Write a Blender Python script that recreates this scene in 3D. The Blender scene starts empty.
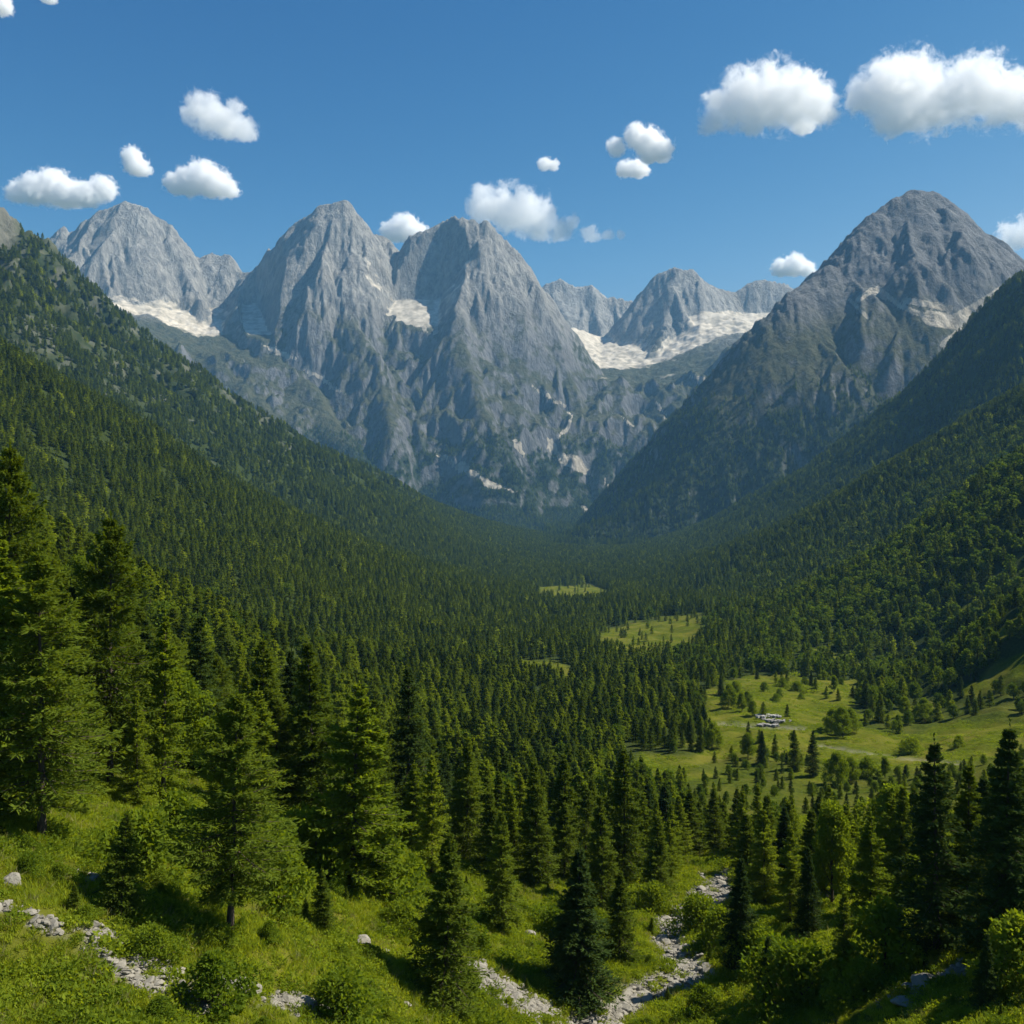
import bpy, math, random
import numpy as np

SEED = 7
rng = np.random.default_rng(SEED)
random.seed(SEED)
F = 960.0            # focal length in pixels of the 1024 px frame
SC = bpy.context.scene
COL = SC.collection
SUN_AZ, SUN_EL = math.radians(80), math.radians(49)     # azimuth clockwise from the view direction (+Y)

# ------------------------------------------------------------------ noise
def _h(ix, iy, seed):
    n = (ix.astype(np.int64) * 374761393 + iy.astype(np.int64) * 668265263 + seed * 1442695041) & 0x7fffffff
    n = ((n ^ (n >> 13)) * 1274126177) & 0x7fffffff
    n = (n ^ (n >> 16)) & 0x7fffffff
    return n
def perlin(x, y, seed=0):
    ix, iy = np.floor(x), np.floor(y)
    fx, fy = x - ix, y - iy
    u = fx * fx * fx * (fx * (fx * 6 - 15) + 10)
    v = fy * fy * fy * (fy * (fy * 6 - 15) + 10)
    def g(dx, dy):
        a = _h(ix + dx, iy + dy, seed) * (2 * math.pi / 0x7fffffff)
        return np.cos(a) * (fx - dx) + np.sin(a) * (fy - dy)
    return 1.5 * ((g(0, 0) * (1 - u) + g(1, 0) * u) * (1 - v) + (g(0, 1) * (1 - u) + g(1, 1) * u) * v)
def fbm(x, y, scale, octv=4, seed=0, gain=0.5):
    r = np.zeros_like(x, dtype=float); a = 1.0; s = 1.0 / scale; t = 0
    for o in range(octv):
        r += a * perlin(x * s + 13.7 * o, y * s - 7.1 * o, seed + o); t += a; a *= gain; s *= 2.03
    return r / t
def ridged(x, y, scale, octv=4, seed=0, gain=0.5):
    r = np.zeros_like(x, dtype=float); a = 1.0; s = 1.0 / scale; t = 0
    for o in range(octv):
        r += a * (1 - np.abs(perlin(x * s + 3.7 * o, y * s + 9.1 * o, seed + o)) * 2.0); t += a; a *= gain; s *= 2.07
    return r / t
def smooth(a, b, x):
    t = np.clip((x - a) / (b - a), 0, 1)
    return t * t * (3 - 2 * t)

# ------------------------------------------------------------------ scene tags
def tag(o, label=None, cat=None, group=None, kind=None):
    if label: o['label'] = label
    if cat: o['category'] = cat
    if group: o['group'] = group
    if kind: o['kind'] = kind
    return o
def link(name, me, mat=None, parent=None, loc=None):
    o = bpy.data.objects.new(name, me); COL.objects.link(o)
    if mat and me and not me.materials: me.materials.append(mat)
    if parent: o.parent = parent
    if loc is not None: o.location = loc
    return o
def np_mesh(name, verts, faces, mat_idx=None, smooth_sh=False):
    """verts (n,3), faces (m,k) all the same size k"""
    me = bpy.data.meshes.new(name)
    verts = np.asarray(verts, dtype=np.float32); faces = np.asarray(faces, dtype=np.int32)
    m, k = faces.shape
    me.vertices.add(len(verts)); me.vertices.foreach_set('co', verts.ravel())
    me.loops.add(m * k); me.loops.foreach_set('vertex_index', faces.ravel())
    me.polygons.add(m)
    me.polygons.foreach_set('loop_start', np.arange(0, m * k, k, dtype=np.int32))
    me.polygons.foreach_set('loop_total', np.full(m, k, dtype=np.int32))
    if mat_idx is not None: me.polygons.foreach_set('material_index', np.asarray(mat_idx, dtype=np.int32))
    me.polygons.foreach_set('use_smooth', np.full(m, bool(smooth_sh)))
    me.update(calc_edges=True)
    return me
def grid_faces(nr, nc):
    i = np.arange(nr - 1)[:, None] * nc + np.arange(nc - 1)[None, :]
    i = i.ravel()
    return np.stack([i, i + 1, i + nc + 1, i + nc], 1)
def add_attr(me, name, vals):
    a = me.attributes.new(name, 'FLOAT', 'POINT'); a.data.foreach_set('value', np.asarray(vals, dtype=np.float32).ravel())

# ------------------------------------------------------------------ materials
class NT:
    def __init__(self, name):
        self.m = bpy.data.materials.new(name); self.m.use_nodes = True
        self.t = self.m.node_tree; self.t.nodes.clear()
        self.out = self.t.nodes.new('ShaderNodeOutputMaterial')
    def n(self, typ, **kw):
        nd = self.t.nodes.new(typ)
        for k, v in kw.items():
            if k == 'i':
                for a, b in v.items():
                    if isinstance(b, bpy.types.NodeSocket): self.t.links.new(b, nd.inputs[a])
                    else: nd.inputs[a].default_value = b
            else: setattr(nd, k, v)
        return nd
    def noise(self, scale, detail=4, rough=0.55, vec=None, dist=0):
        nd = self.n('ShaderNodeTexNoise', i={'Scale': scale, 'Detail': detail, 'Roughness': rough, 'Distortion': dist})
        if vec is not None: self.t.links.new(vec, nd.inputs['Vector'])
        return nd.outputs['Fac']
    def math(self, op, a, b=0.0, c=None, clamp=False):
        nd = self.n('ShaderNodeMath', operation=op, use_clamp=clamp)
        for k, v in enumerate((a, b, c)):
            if v is None: continue
            if isinstance(v, bpy.types.NodeSocket): self.t.links.new(v, nd.inputs[k])
            else: nd.inputs[k].default_value = v
        return nd.outputs[0]
    def ramp(self, fac, stops):
        nd = self.n('ShaderNodeValToRGB'); e = nd.color_ramp.elements
        while len(e) < len(stops): e.new(0.5)
        for el, (p, c) in zip(e, stops):
            el.position = p; el.color = (*c, 1) if len(c) == 3 else c
        self.t.links.new(fac, nd.inputs[0]); return nd.outputs[0]
    def mix(self, fac, a, b):
        nd = self.n('ShaderNodeMix', data_type='RGBA')
        for idx, v in ((0, fac), (6, a), (7, b)):
            if isinstance(v, bpy.types.NodeSocket): self.t.links.new(v, nd.inputs[idx])
            else: nd.inputs[idx].default_value = v if idx == 0 else (*v, 1)
        return nd.outputs[2]
    def rng(self, v, a, b, c=0.0, d=1.0):
        return self.n('ShaderNodeMapRange', i={'Value': v, 'From Min': a, 'From Max': b, 'To Min': c, 'To Max': d}).outputs[0]
    def attr(self, name): return self.n('ShaderNodeAttribute', attribute_name=name).outputs['Fac']
    def bsdf(self, color, rough=0.9, normal=None, spec=0.2):
        b = self.n('ShaderNodeBsdfPrincipled', i={'Base Color': color, 'Roughness': rough, 'Specular IOR Level': spec})
        if normal is not None: self.t.links.new(normal, b.inputs['Normal'])
        return b.outputs[0]
    def done(self, s): self.t.links.new(s, self.out.inputs['Surface']); return self.m
    def pos(self): return self.n('ShaderNodeNewGeometry').outputs['Position']

def scaled(nt, vec, sx, sy, sz):
    return nt.n('ShaderNodeMapping', i={'Vector': vec, 'Scale': (sx, sy, sz)}).outputs[0]

def leaf_mat(name, c1, c2, trans=0.45):
    """matt leaf with light coming through; tone varies from tree to tree and clump to clump"""
    nt = NT(name)
    oi = nt.n('ShaderNodeObjectInfo'); tc = nt.n('ShaderNodeTexCoord')
    nz = nt.noise(1.3, 3, 0.6, tc.outputs['Object'])
    f = nt.math('ADD', nt.math('MULTIPLY', oi.outputs['Random'], 0.55), nt.math('MULTIPLY', nt.rng(nz, 0.3, 0.7), 0.45))
    c = nt.ramp(f, [(0.05, tuple(1.92 * q * e for q, e in zip(c1, (0.9, 1, 0.9)))), (0.95, tuple(1.92 * q * e for q, e in zip(c2, (0.9, 1, 0.9))))])
    d = nt.n('ShaderNodeBsdfDiffuse', i={'Color': c, 'Roughness': 0.5}).outputs[0]
    tcol = nt.n('ShaderNodeMix', data_type='RGBA', blend_type='MULTIPLY', i={0: 1.0, 6: c, 7: (1.6, 1.45, 0.35, 1)}).outputs[2]
    t = nt.n('ShaderNodeBsdfTranslucent', i={'Color': tcol}).outputs[0]
    mx = nt.n('ShaderNodeMixShader', i={0: trans}); nt.t.links.new(d, mx.inputs[1]); nt.t.links.new(t, mx.inputs[2])
    return nt.done(mx.outputs[0])

def bark_mat():
    nt = NT('bark'); tc = nt.n('ShaderNodeTexCoord')
    v = scaled(nt, tc.outputs['Object'], 6, 6, 1.2)
    nz = nt.noise(2.0, 5, 0.65, v)
    c = nt.ramp(nz, [(0.3, (0.035, 0.026, 0.018)), (0.7, (0.11, 0.085, 0.062))])
    b = nt.n('ShaderNodeBump', i={'Height': nz, 'Strength': 0.8, 'Distance': 0.05})
    return nt.done(nt.bsdf(c, 0.95, b.outputs[0]))

def stone_mat(name, a=(0.17, 0.158, 0.13), b=(0.30, 0.278, 0.23), sc=3.0):
    nt = NT(name); tc = nt.n('ShaderNodeTexCoord'); oi = nt.n('ShaderNodeObjectInfo')
    nz = nt.noise(sc, 6, 0.65, tc.outputs['Object'])
    f = nt.math('ADD', nt.math('MULTIPLY', nz, 0.8), nt.math('MULTIPLY', oi.outputs['Random'], 0.25))
    c = nt.ramp(f, [(0.3, a), (0.75, b)])
    bp = nt.n('ShaderNodeBump', i={'Height': nz, 'Strength': 0.7, 'Distance': 0.06})
    return nt.done(nt.bsdf(c, 0.93, bp.outputs[0]))

def ground_mat():
    nt = NT('ground_cover'); p = nt.pos()
    n1 = nt.noise(0.9, 6, 0.65, p); n2 = nt.noise(0.06, 4, 0.6, p); n3 = nt.noise(6.0, 4, 0.7, p)
    n4 = nt.noise(0.012, 4, 0.6, p)
    grass = nt.mix(nt.rng(n1, 0.35, 0.65), (0.040, 0.056, 0.005), (0.105, 0.128, 0.010))
    grass = nt.mix(nt.math('MULTIPLY', nt.rng(nt.noise(0.22, 5, 0.7, p), 0.5, 0.62), 0.55), grass, (0.045, 0.062, 0.008))
    grass = nt.mix(nt.rng(n2, 0.42, 0.68), grass, (0.13, 0.125, 0.020))
    forest = nt.mix(nt.rng(n1, 0.3, 0.7), (0.018, 0.028, 0.009), (0.045, 0.060, 0.017))
    rockc = nt.mix(nt.rng(n3, 0.3, 0.7), (0.14, 0.13, 0.10), (0.30, 0.28, 0.23))
    rockc = nt.mix(nt.rng(n1, 0.5, 0.7), rockc, (0.16, 0.15, 0.08))
    alpine = nt.mix(nt.rng(nt.noise(0.03, 6, 0.7, p), 0.4, 0.62), (0.024, 0.036, 0.017), (0.070, 0.076, 0.042))
    c = nt.mix(nt.attr('meadow'), forest, grass)
    c = nt.mix(nt.attr('alpine'), c, alpine)
    c = nt.mix(nt.attr('gravel'), c, rockc)
    vv = scaled(nt, p, 0.02, 0.02, 0.008)
    cl = nt.noise(1.0, 8, 0.7, vv)
    cliff = nt.mix(nt.rng(cl, 0.35, 0.65), (0.09, 0.095, 0.075), (0.21, 0.205, 0.17))
    c = nt.mix(nt.attr('crag'), c, cliff)
    h = nt.math('ADD', nt.math('MULTIPLY', n1, 0.35), nt.math('MULTIPLY', n3, 0.10))
    b = nt.n('ShaderNodeBump', i={'Height': h, 'Strength': 0.9, 'Distance': 0.8})
    b2 = nt.n('ShaderNodeBump', i={'Height': cl, 'Strength': nt.math('MULTIPLY', nt.attr('crag'), 0.9), 'Distance': 30.0, 'Normal': b.outputs[0]})
    return nt.done(nt.bsdf(c, 0.95, b2.outputs[0], 0.0))

def mountain_mat():
    nt = NT('limestone'); g = nt.n('ShaderNodeNewGeometry'); p = g.outputs['Position']
    nzz = nt.n('ShaderNodeSeparateXYZ', i={0: g.outputs['Normal']}).outputs[2]
    alt = nt.n('ShaderNodeSeparateXYZ', i={0: p}).outputs[2]
    streak = nt.noise(1.0, 9, 0.68, scaled(nt, p, 0.022, 0.022, 0.006), 0.3)
    streak2 = nt.noise(1.0, 6, 0.7, scaled(nt, p, 0.07, 0.07, 0.022), 0.4)
    big = nt.noise(0.0035, 5, 0.6, p)
    fine = nt.noise(0.022, 8, 0.75, p)
    strata = nt.noise(1.0, 5, 0.6, scaled(nt, p, 0.002, 0.002, 0.03), 0.6)
    rock = nt.mix(nt.rng(streak, 0.36, 0.64), (0.15, 0.146, 0.138), (0.36, 0.345, 0.31))
    rock = nt.mix(nt.math('MULTIPLY', nt.rng(streak2, 0.5, 0.68), 0.6), rock, (0.40, 0.38, 0.34))
    rock = nt.mix(nt.math('MULTIPLY', nt.rng(big, 0.5, 0.7), 0.45), rock, (0.24, 0.215, 0.175))
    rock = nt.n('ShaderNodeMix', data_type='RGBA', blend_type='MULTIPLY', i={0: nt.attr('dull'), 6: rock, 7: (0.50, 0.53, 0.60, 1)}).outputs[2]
    rock = nt.mix(nt.math('MULTIPLY', nt.rng(strata, 0.55, 0.65), 0.3), rock, (0.17, 0.165, 0.155))
    # grass and dwarf pine creep up the gentler ledges of the lower walls
    veg = nt.mix(nt.rng(fine, 0.35, 0.65), (0.035, 0.045, 0.022), (0.105, 0.102, 0.055))
    sl = nt.math('ADD', nzz, nt.math('MULTIPLY', nt.math('SUBTRACT', fine, 0.5), 0.5))
    vf = nt.math('MULTIPLY', nt.rng(sl, 0.47, 0.62), nt.attr('veg'), clamp=True)
    c = nt.mix(vf, rock, veg)
    fo = nt.mix(fine, (0.016, 0.026, 0.010), (0.036, 0.05, 0.018))
    c = nt.mix(nt.math('MULTIPLY', nt.attr('woods'), nt.rng(sl, 0.40, 0.55), clamp=True), c, fo)
    # scree aprons with old snow
    scree = nt.mix(nt.rng(nt.noise(0.02, 5, 0.6, p), 0.35, 0.65), (0.30, 0.265, 0.205), (0.60, 0.54, 0.44))
    sf = nt.math('ADD', nt.attr('scree'), nt.math('MULTIPLY', nt.math('SUBTRACT', nt.noise(0.008, 6, 0.6, p), 0.5), 0.8))
    sf = nt.math('MULTIPLY', nt.rng(sf, 0.5, 0.62), nt.rng(sl, 0.48, 0.60), clamp=True)
    c = nt.mix(sf, c, scree)
    ap = nt.rng(nt.math('ADD', nt.attr('apron'), nt.math('MULTIPLY', nt.math('SUBTRACT', nt.noise(0.03, 5, 0.7, p), 0.5), 0.9)), 0.4, 0.6)
    c = nt.mix(nt.math('MULTIPLY', ap, 0.9), c, scree)
    h = nt.math('ADD', nt.math('MULTIPLY', streak, 1.0), nt.math('MULTIPLY', streak2, 0.35))
    b = nt.n('ShaderNodeBump', i={'Height': h, 'Strength': nt.rng(sf, 0, 1, 0.85, 0.15), 'Distance': 55.0})
    return nt.done(nt.bsdf(c, 0.95, b.outputs[0], 0.1))

# ------------------------------------------------------------------ valley terrain: a loft through ridge and valley lines
# every line: nine stations across the view, (height line, distance); heights come from both
ST = np.arange(0, 1025, 128)
CURVES = [
 ([1330]*9, [20, 22, 24, 27, 31, 35, 34, 30, 27]),
 ([1024]*9, [36, 38, 42, 50, 62, 70, 66, 57, 50]),
 ([900, 920, 935, 950, 962, 968, 962, 950, 930], [43, 46, 50, 60, 73, 81, 77, 70, 62]),
 ([820, 850, 872, 885, 900, 905, 905, 905, 890], [52, 56, 62, 75, 92, 104, 98, 88, 76]),
 ([740, 772, 800, 822, 835, 830, 835, 845, 830], [72, 80, 90, 110, 135, 155, 145, 130, 112]),
 ([640, 695, 732, 762, 778, 775, 780, 785, 772], [120, 130, 150, 180, 215, 250, 245, 230, 215]),
 ([565, 622, 672, 705, 718, 715, 722, 737, 732], [190, 210, 240, 290, 350, 370, 345, 325, 290]),
 ([520, 578, 635, 668, 682, 680, 690, 702, 695], [290, 310, 340, 400, 470, 500, 440, 400, 350]),
 ([560, 605, 640, 655, 660, 655, 672, 685, 605], [420, 440, 470, 540, 600, 660, 550, 470, 430]),
 ([452, 512, 562, 608, 632, 632, 645, 662, 618], [700, 720, 770, 830, 900, 900, 660, 600, 560]),
 ([350, 428, 502, 556, 594, 604, 606, 545, 462], [1150, 1180, 1260, 1350, 1400, 1300, 950, 900, 850]),
 ([440, 480, 528, 560, 582, 590, 594, 572, 500], [1500, 1500, 1600, 1700, 1800, 1650, 1250, 1150, 1120]),
 ([300, 385, 455, 515, 562, 570, 535, 465, 395], [1900, 1950, 2050, 2150, 2300, 2150, 1800, 1700, 1600]),
 ([245, 350, 430, 495, 549, 556, 545, 500, 440], [2200, 2250, 2350, 2500, 2800, 2600, 2200, 2050, 1950]),
 ([212, 325, 420, 482, 532, 545, 492, 408, 280], [2600, 2650, 2750, 3000, 3500, 3400, 3000, 2750, 2500]),
 ([270, 370, 450, 492, 530, 540, 520, 470, 350], [3100, 3150, 3300, 3600, 4100, 4000, 3500, 3250, 3000]),
]
PXMIN, PXMAX, STEP = -640, 1664, 4
def build_curves():
    K = len(CURVES); S = np.arange(-640, 1665, 128); n = len(S)
    D = np.zeros((K, n)); Z = np.zeros((K, n))
    for k, (py, d) in enumerate(CURVES):
        d = np.array(d, float); z = (512 - np.array(py, float)) / F * d
        d9 = np.log(d)
        D[k, 5:14] = d9; Z[k, 5:14] = z
        for j in range(1, 6):
            D[k, 5 - j] = d9[0] + (d9[0] - d9[1]) * 0.5 * min(j, 2)
            Z[k, 5 - j] = z[0] + (z[0] - z[1]) * sum(0.75 ** i for i in range(1, j + 1))
        for j in range(1, n - 13):
            D[k, 13 + j] = d9[8] + (d9[8] - d9[7]) * 0.5 * min(j, 2)
            Z[k, 13 + j] = z[8] + min(z[8] - z[7], 200) * sum(0.7 ** i for i in range(1, j + 1))
    return S, D, Z
def catmull(A, t, axis):
    """A sampled at integers along axis, evaluated at float t"""
    A = np.moveaxis(A, axis, 0); n = A.shape[0]
    i = np.clip(np.floor(t).astype(int), 0, n - 2); f = (t - i).reshape(-1, *([1] * (A.ndim - 1)))
    p0, p1, p2, p3 = A[np.clip(i - 1, 0, n - 1)], A[i], A[i + 1], A[np.clip(i + 2, 0, n - 1)]
    tz = 0.5
    m1, m2 = tz * (p2 - p0), tz * (p3 - p1)
    r = (2 * f**3 - 3 * f**2 + 1) * p1 + (f**3 - 2 * f**2 + f) * m1 + (-2 * f**3 + 3 * f**2) * p2 + (f**3 - f**2) * m2
    return np.moveaxis(r, 0, axis)
S_, CD, CZ = build_curves()
cols = np.arange(PXMIN, PXMAX + 1, STEP).astype(float)
SUB = 44
rows = np.linspace(0, len(CURVES) - 1, (len(CURVES) - 1) * SUB + 1)
tc_ = (cols - S_[0]) / 128.0
GD = np.exp(catmull(catmull(CD, tc_, 1), rows, 0))
GZ = catmull(catmull(CZ, tc_, 1), rows, 0)
GD = np.maximum.accumulate(GD + np.arange(len(rows))[:, None] * 1e-3, axis=0)
GPX = np.broadcast_to(cols[None, :], GD.shape)
GX = (GPX - 512) / F * GD
GY = GD
left = smooth(520, 300, GPX)
# relief: hummocks near, ribs and gullies on the far slopes
amp_mid = smooth(120, 900, GD)
base_z = GZ.copy()
# ribs run down the valley sides: compress the noise across the slope
rx, ry = GX * 0.45, GY * 1.0
GZ = GZ + fbm(GX, GY, 5.0, 3, 1) * 0.45 * (1 - smooth(150, 400, GD)) \
        + fbm(GX, GY, 22, 3, 2) * (0.5 + 2.4 * smooth(60, 400, GD)) + fbm(GX, GY, 8, 3, 7) * 1.0 * smooth(150, 250, GD) * smooth(900, 500, GD) \
        + fbm(rx, ry, 150, 4, 3) * 26 * amp_mid * (0.25 + 0.75 * smooth(0, 160, np.abs(base_z + 95))) \
        + (ridged(rx, ry, 240, 4, 5) - 0.5) * 70 * smooth(1500, 2300, GD) * smooth(-60, 160, base_z) \
        + (ridged(GX, GY * 0.6, 75, 4, 6) - 0.55) * 42 * smooth(1600, 2000, GD) * smooth(150, 500, base_z) * (GPX < 480)
NR, NC = GD.shape
GPY = 512 - GZ / GD * F

def interp_grid(A, r, c):
    r = np.clip(r, 0, NR - 1.001); c = np.clip(c, 0, NC - 1.001)
    i, j = r.astype(int), c.astype(int); a, b = r - i, c - j
    return (A[i, j] * (1 - a) * (1 - b) + A[i + 1, j] * a * (1 - b) + A[i, j + 1] * (1 - a) * b + A[i + 1, j + 1] * a * b)
def ground_at(px, py):
    """nearest ground point on the view line -> x, y, z"""
    c = (px - PXMIN) / STEP; j = int(c); col = GPY[:, j] * (1 - (c - j)) + GPY[:, j + 1] * (c - j)
    i = int(np.argmax(col <= py)); i = max(i, 1)
    f = (col[i - 1] - py) / max(col[i - 1] - col[i], 1e-6); r = i - 1 + min(max(f, 0), 1)
    return tuple(float(interp_grid(A, np.array([r]), np.array([c]))[0]) for A in (GX, GY, GZ))

def in_poly(px, py, poly):
    ins = np.zeros(px.shape, bool); n = len(poly)
    for i in range(n):
        x0, y0 = poly[i]; x1, y1 = poly[(i + 1) % n]
        if y0 == y1: continue
        ins ^= ((y0 > py) != (y1 > py)) & (px < (x1 - x0) * (py - y0) / (y1 - y0) + x0)
    return ins
def dist_path(px, py, path):
    d = np.full(px.shape, 1e9)
    for (x0, y0), (x1, y1) in zip(path[:-1], path[1:]):
        t = np.clip(((px - x0) * (x1 - x0) + (py - y0) * (y1 - y0)) / ((x1 - x0)**2 + (y1 - y0)**2 + 1e-9), 0, 1)
        d = np.minimum(d, np.hypot(px - x0 - t * (x1 - x0), py - y0 - t * (y1 - y0)))
    return d
MEADOWS = [
 ([(625, 768), (640, 752), (690, 757), (718, 742), (700, 716), (708, 690), (770, 668), (835, 655), (862, 672), (850, 700), (862, 728), (905, 735), (950, 722), (1030, 722),
   (1030, 748), (985, 762), (930, 774), (870, 772), (800, 764), (745, 755), (700, 768), (668, 784), (640, 784)], 150, 520),
 ([(590, 650), (600, 630), (640, 622), (700, 612), (705, 634), (680, 655), (630, 660)], 420, 1100),
 ([(528, 603), (540, 587), (590, 584), (610, 592), (596, 605)], 650, 1900),
 ([(502, 672), (514, 659), (550, 660), (590, 676), (560, 680)], 330, 860)]
STREAM = [(722, 882), (700, 905), (668, 925), (668, 950), (690, 968), (660, 985), (625, 1003), (575, 1030)]
SCREE = [([(-20, 905), (35, 922), (95, 937)], 9), ([(95, 945), (118, 962), (160, 985), (205, 995)], 19), ([(225, 983), (275, 1000), (340, 1018)], 11),
         ([(470, 975), (520, 1005), (565, 1026)], 15), ([(880, 1000), (930, 985), (960, 968)], 7), ([(60, 870), (110, 885)], 4)]
mead = np.zeros(GD.shape)
for poly, d0, d1 in MEADOWS:
    w = fbm(GX, GY, 30, 3, 31) * 9
    mead = np.maximum(mead, (in_poly(GPX + w, GPY + w * 0.4, poly) & (GD > d0) & (GD < d1)).astype(float))
# an open grassy rib on the near right hillside
CLEAR = np.interp(cols, [-640, 0, 128, 256, 384, 512, 640, 768, 896, 1024, 1664], [790, 795, 805, 850, 880, 905, 890, 935, 935, 920, 920])[None, :]
nearg = (((GPY > CLEAR - 12) & (GD < 130)) | ((GPX > 1070) & (GD < 260))).astype(float)
def streak(px, py, a, b, w):
    t = np.clip(((px - a[0]) * (b[0] - a[0]) + (py - a[1]) * (b[1] - a[1])) / ((b[0] - a[0])**2 + (b[1] - a[1])**2), 0, 1)
    d = np.hypot(px - a[0] - t * (b[0] - a[0]), py - a[1] - t * (b[1] - a[1])); wt = w * (0.25 + 1.1 * np.sin(np.pi * t ** 0.8) ** 1.3)
    return smooth(wt * 1.6, wt * 0.4, d)
def blur(A, k=2):
    for _ in range(k):
        A = (A + np.roll(A, 1, 0) + np.roll(A, -1, 0) + np.roll(A, 1, 1) + np.roll(A, -1, 1)) / 5
    return A
glade = 0.9 * smooth(0.20, 0.32, fbm(GX, GY, 45, 3, 77)) * smooth(600, 730, GPX) * (GD > 150) * (GD < 650)      # pasture glades climbing the right-hand slope
past = smooth(650, 720, GPX) * smooth(120, 150, GD) * smooth(420, 300, GD) * 0.62
meadow = np.clip(np.maximum(np.maximum(blur(mead), blur(nearg)), past) + 0.9 * glade, 0, 1)
wob = fbm(GX, GY, 3.0, 3, 41) * 9
strm = (GD < 130) * smooth(23, 6, dist_path(GPX, GPY, STREAM) + 1.5 * wob)
grav = strm.copy()
for path, wd in SCREE:
    grav = np.maximum(grav, (GD < 90) * smooth(wd * 1.25, wd * 0.4, dist_path(GPX, GPY, path) + wob * 0.8))
track = (GD > 200) * (GD < 420) * smooth(2.4, 0.8, dist_path(GPX, GPY, [(805, 728), (772, 727), (718, 723)]))
track = np.maximum(track, (GD > 200) * (GD < 420) * smooth(1.8, 0.5, dist_path(GPX, GPY, [(820, 745), (900, 758), (960, 762)])))
grav = np.maximum(grav * smooth(-0.2, 0.15, fbm(GX, GY, 1.4, 3, 44) + 0.05 + 0.08 * strm), 0.5 * track)
GZ = GZ - strm * 0.5 * smooth(5, 30, GD) - track * 0.5
alpine = smooth(80, 420, GZ + 90 * fbm(GX, GY, 200, 3, 9)) * (GD > 1400) * (GPX < 520)
upper = smooth(560, 730, GZ + 60 * fbm(GX, GY, 160, 3, 12)) * (GPX < 400) * (GD > 1800)
patch = smooth(0.10, 0.30, fbm(GX, GY * 0.45, 42, 4, 17) + 0.6 * fbm(GX, GY, 260, 2, 18)) * (GD > 1500) * (GPX < 460) * smooth(20, 120, GZ)
crag = np.clip(0.42 * patch + 0.22 * upper * smooth(-0.1, 0.25, fbm(GX, GY, 60, 4, 19)) + smooth(34, 14, np.hypot(GPX + 10, (GPY - 236) * 0.6)) * (GD > 2200), 0, 1)

gm = ground_mat()
me = np_mesh('terrain', np.stack([GX, GY, GZ], -1).reshape(-1, 3), grid_faces(NR, NC), smooth_sh=True)
for nme, A in (('meadow', meadow), ('gravel', grav), ('alpine', np.maximum(alpine * 0.8, upper)), ('crag', crag)): add_attr(me, nme, A)
tag(link('ground', me, gm), kind='structure')
# the wide low ground sheet behind and around everything
R = 26000.0
v = np.array([(-R, -R, -420), (R, -R, -420), (R, R, -420), (-R, R, -420)], float)
me = np_mesh('lowland', v, np.array([[0, 1, 2, 3]]))
tag(link('lowland_ground', me, gm), kind='structure')

# ------------------------------------------------------------------ mountains: skeletons of crests, spurs and ribs
def P(px, py, d): return np.array([(px - 512) / F * d, d, (512 - py) / F * d])
def skeleton(mains, seed, face, step=170, step2=80):
    r = np.random.default_rng(seed); segs = []
    def add(poly, slope, rad):
        for a, b in zip(poly[:-1], poly[1:]): segs.append((*a, *b, slope, rad))
    def spurs(poly, step, ln, drop, slope, rad, lvl, side_only=None):
        acc = r.uniform(0.3, 1) * step
        for a, b in zip(poly[:-1], poly[1:]):
            L = np.hypot(*(b - a)[:2]); d = (b - a)[:2] / max(L, 1e-6); t = acc
            while t < L:
                p = a + (b - a) * (t / L)
                for sgn in (-1, 1):
                    if r.random() < 0.12: continue
                    nrm = np.array([-d[1], d[0]]) * sgn
                    dn = d if b[2] < a[2] else -d                # lean downhill
                    k = r.uniform(0.1, 0.8) * min(1, abs(b[2] - a[2]) / max(L, 1) * 1.5)
                    v = nrm + dn * k + r.normal(0, 0.18, 2); v /= np.hypot(*v)
                    ll = ln * r.uniform(0.5, 1.25); q = [p]; dd = v.copy(); n = 4
                    for s in range(n):
                        dd = dd + r.normal(0, 0.16, 2); dd /= np.hypot(*dd)
                        last = q[-1]; st = ll / n
                        q.append(np.array([last[0] + dd[0] * st, last[1] + dd[1] * st, last[2] - st * drop * r.uniform(0.7, 1.25)]))
                    add(q, slope, rad)
                    if lvl > 0: spurs(q, step2, ln * 0.36, drop * 1.12, slope * 1.12, rad * 0.42, lvl - 1)
                t += step * r.uniform(0.6, 1.4)
            acc = t - L
    for pts, sp in mains:
        poly = [P(*p) for p in pts]
        fine = [poly[0]]
        for a, b in zip(poly[:-1], poly[1:]):
            n = max(1, int(np.hypot(*(b - a)[:2]) / 110))
            for k in range(1, n + 1):
                q = a + (b - a) * (k / n)
                if k < n: q = q + np.array([0, r.normal(0, 22), r.normal(0, 9)])
                fine.append(q)
        add(fine, face * sp, 1500); spurs(fine, step, 620, face * sp * 0.80, face * sp * 1.15, 420, 1)
    return np.array(segs)
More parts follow.
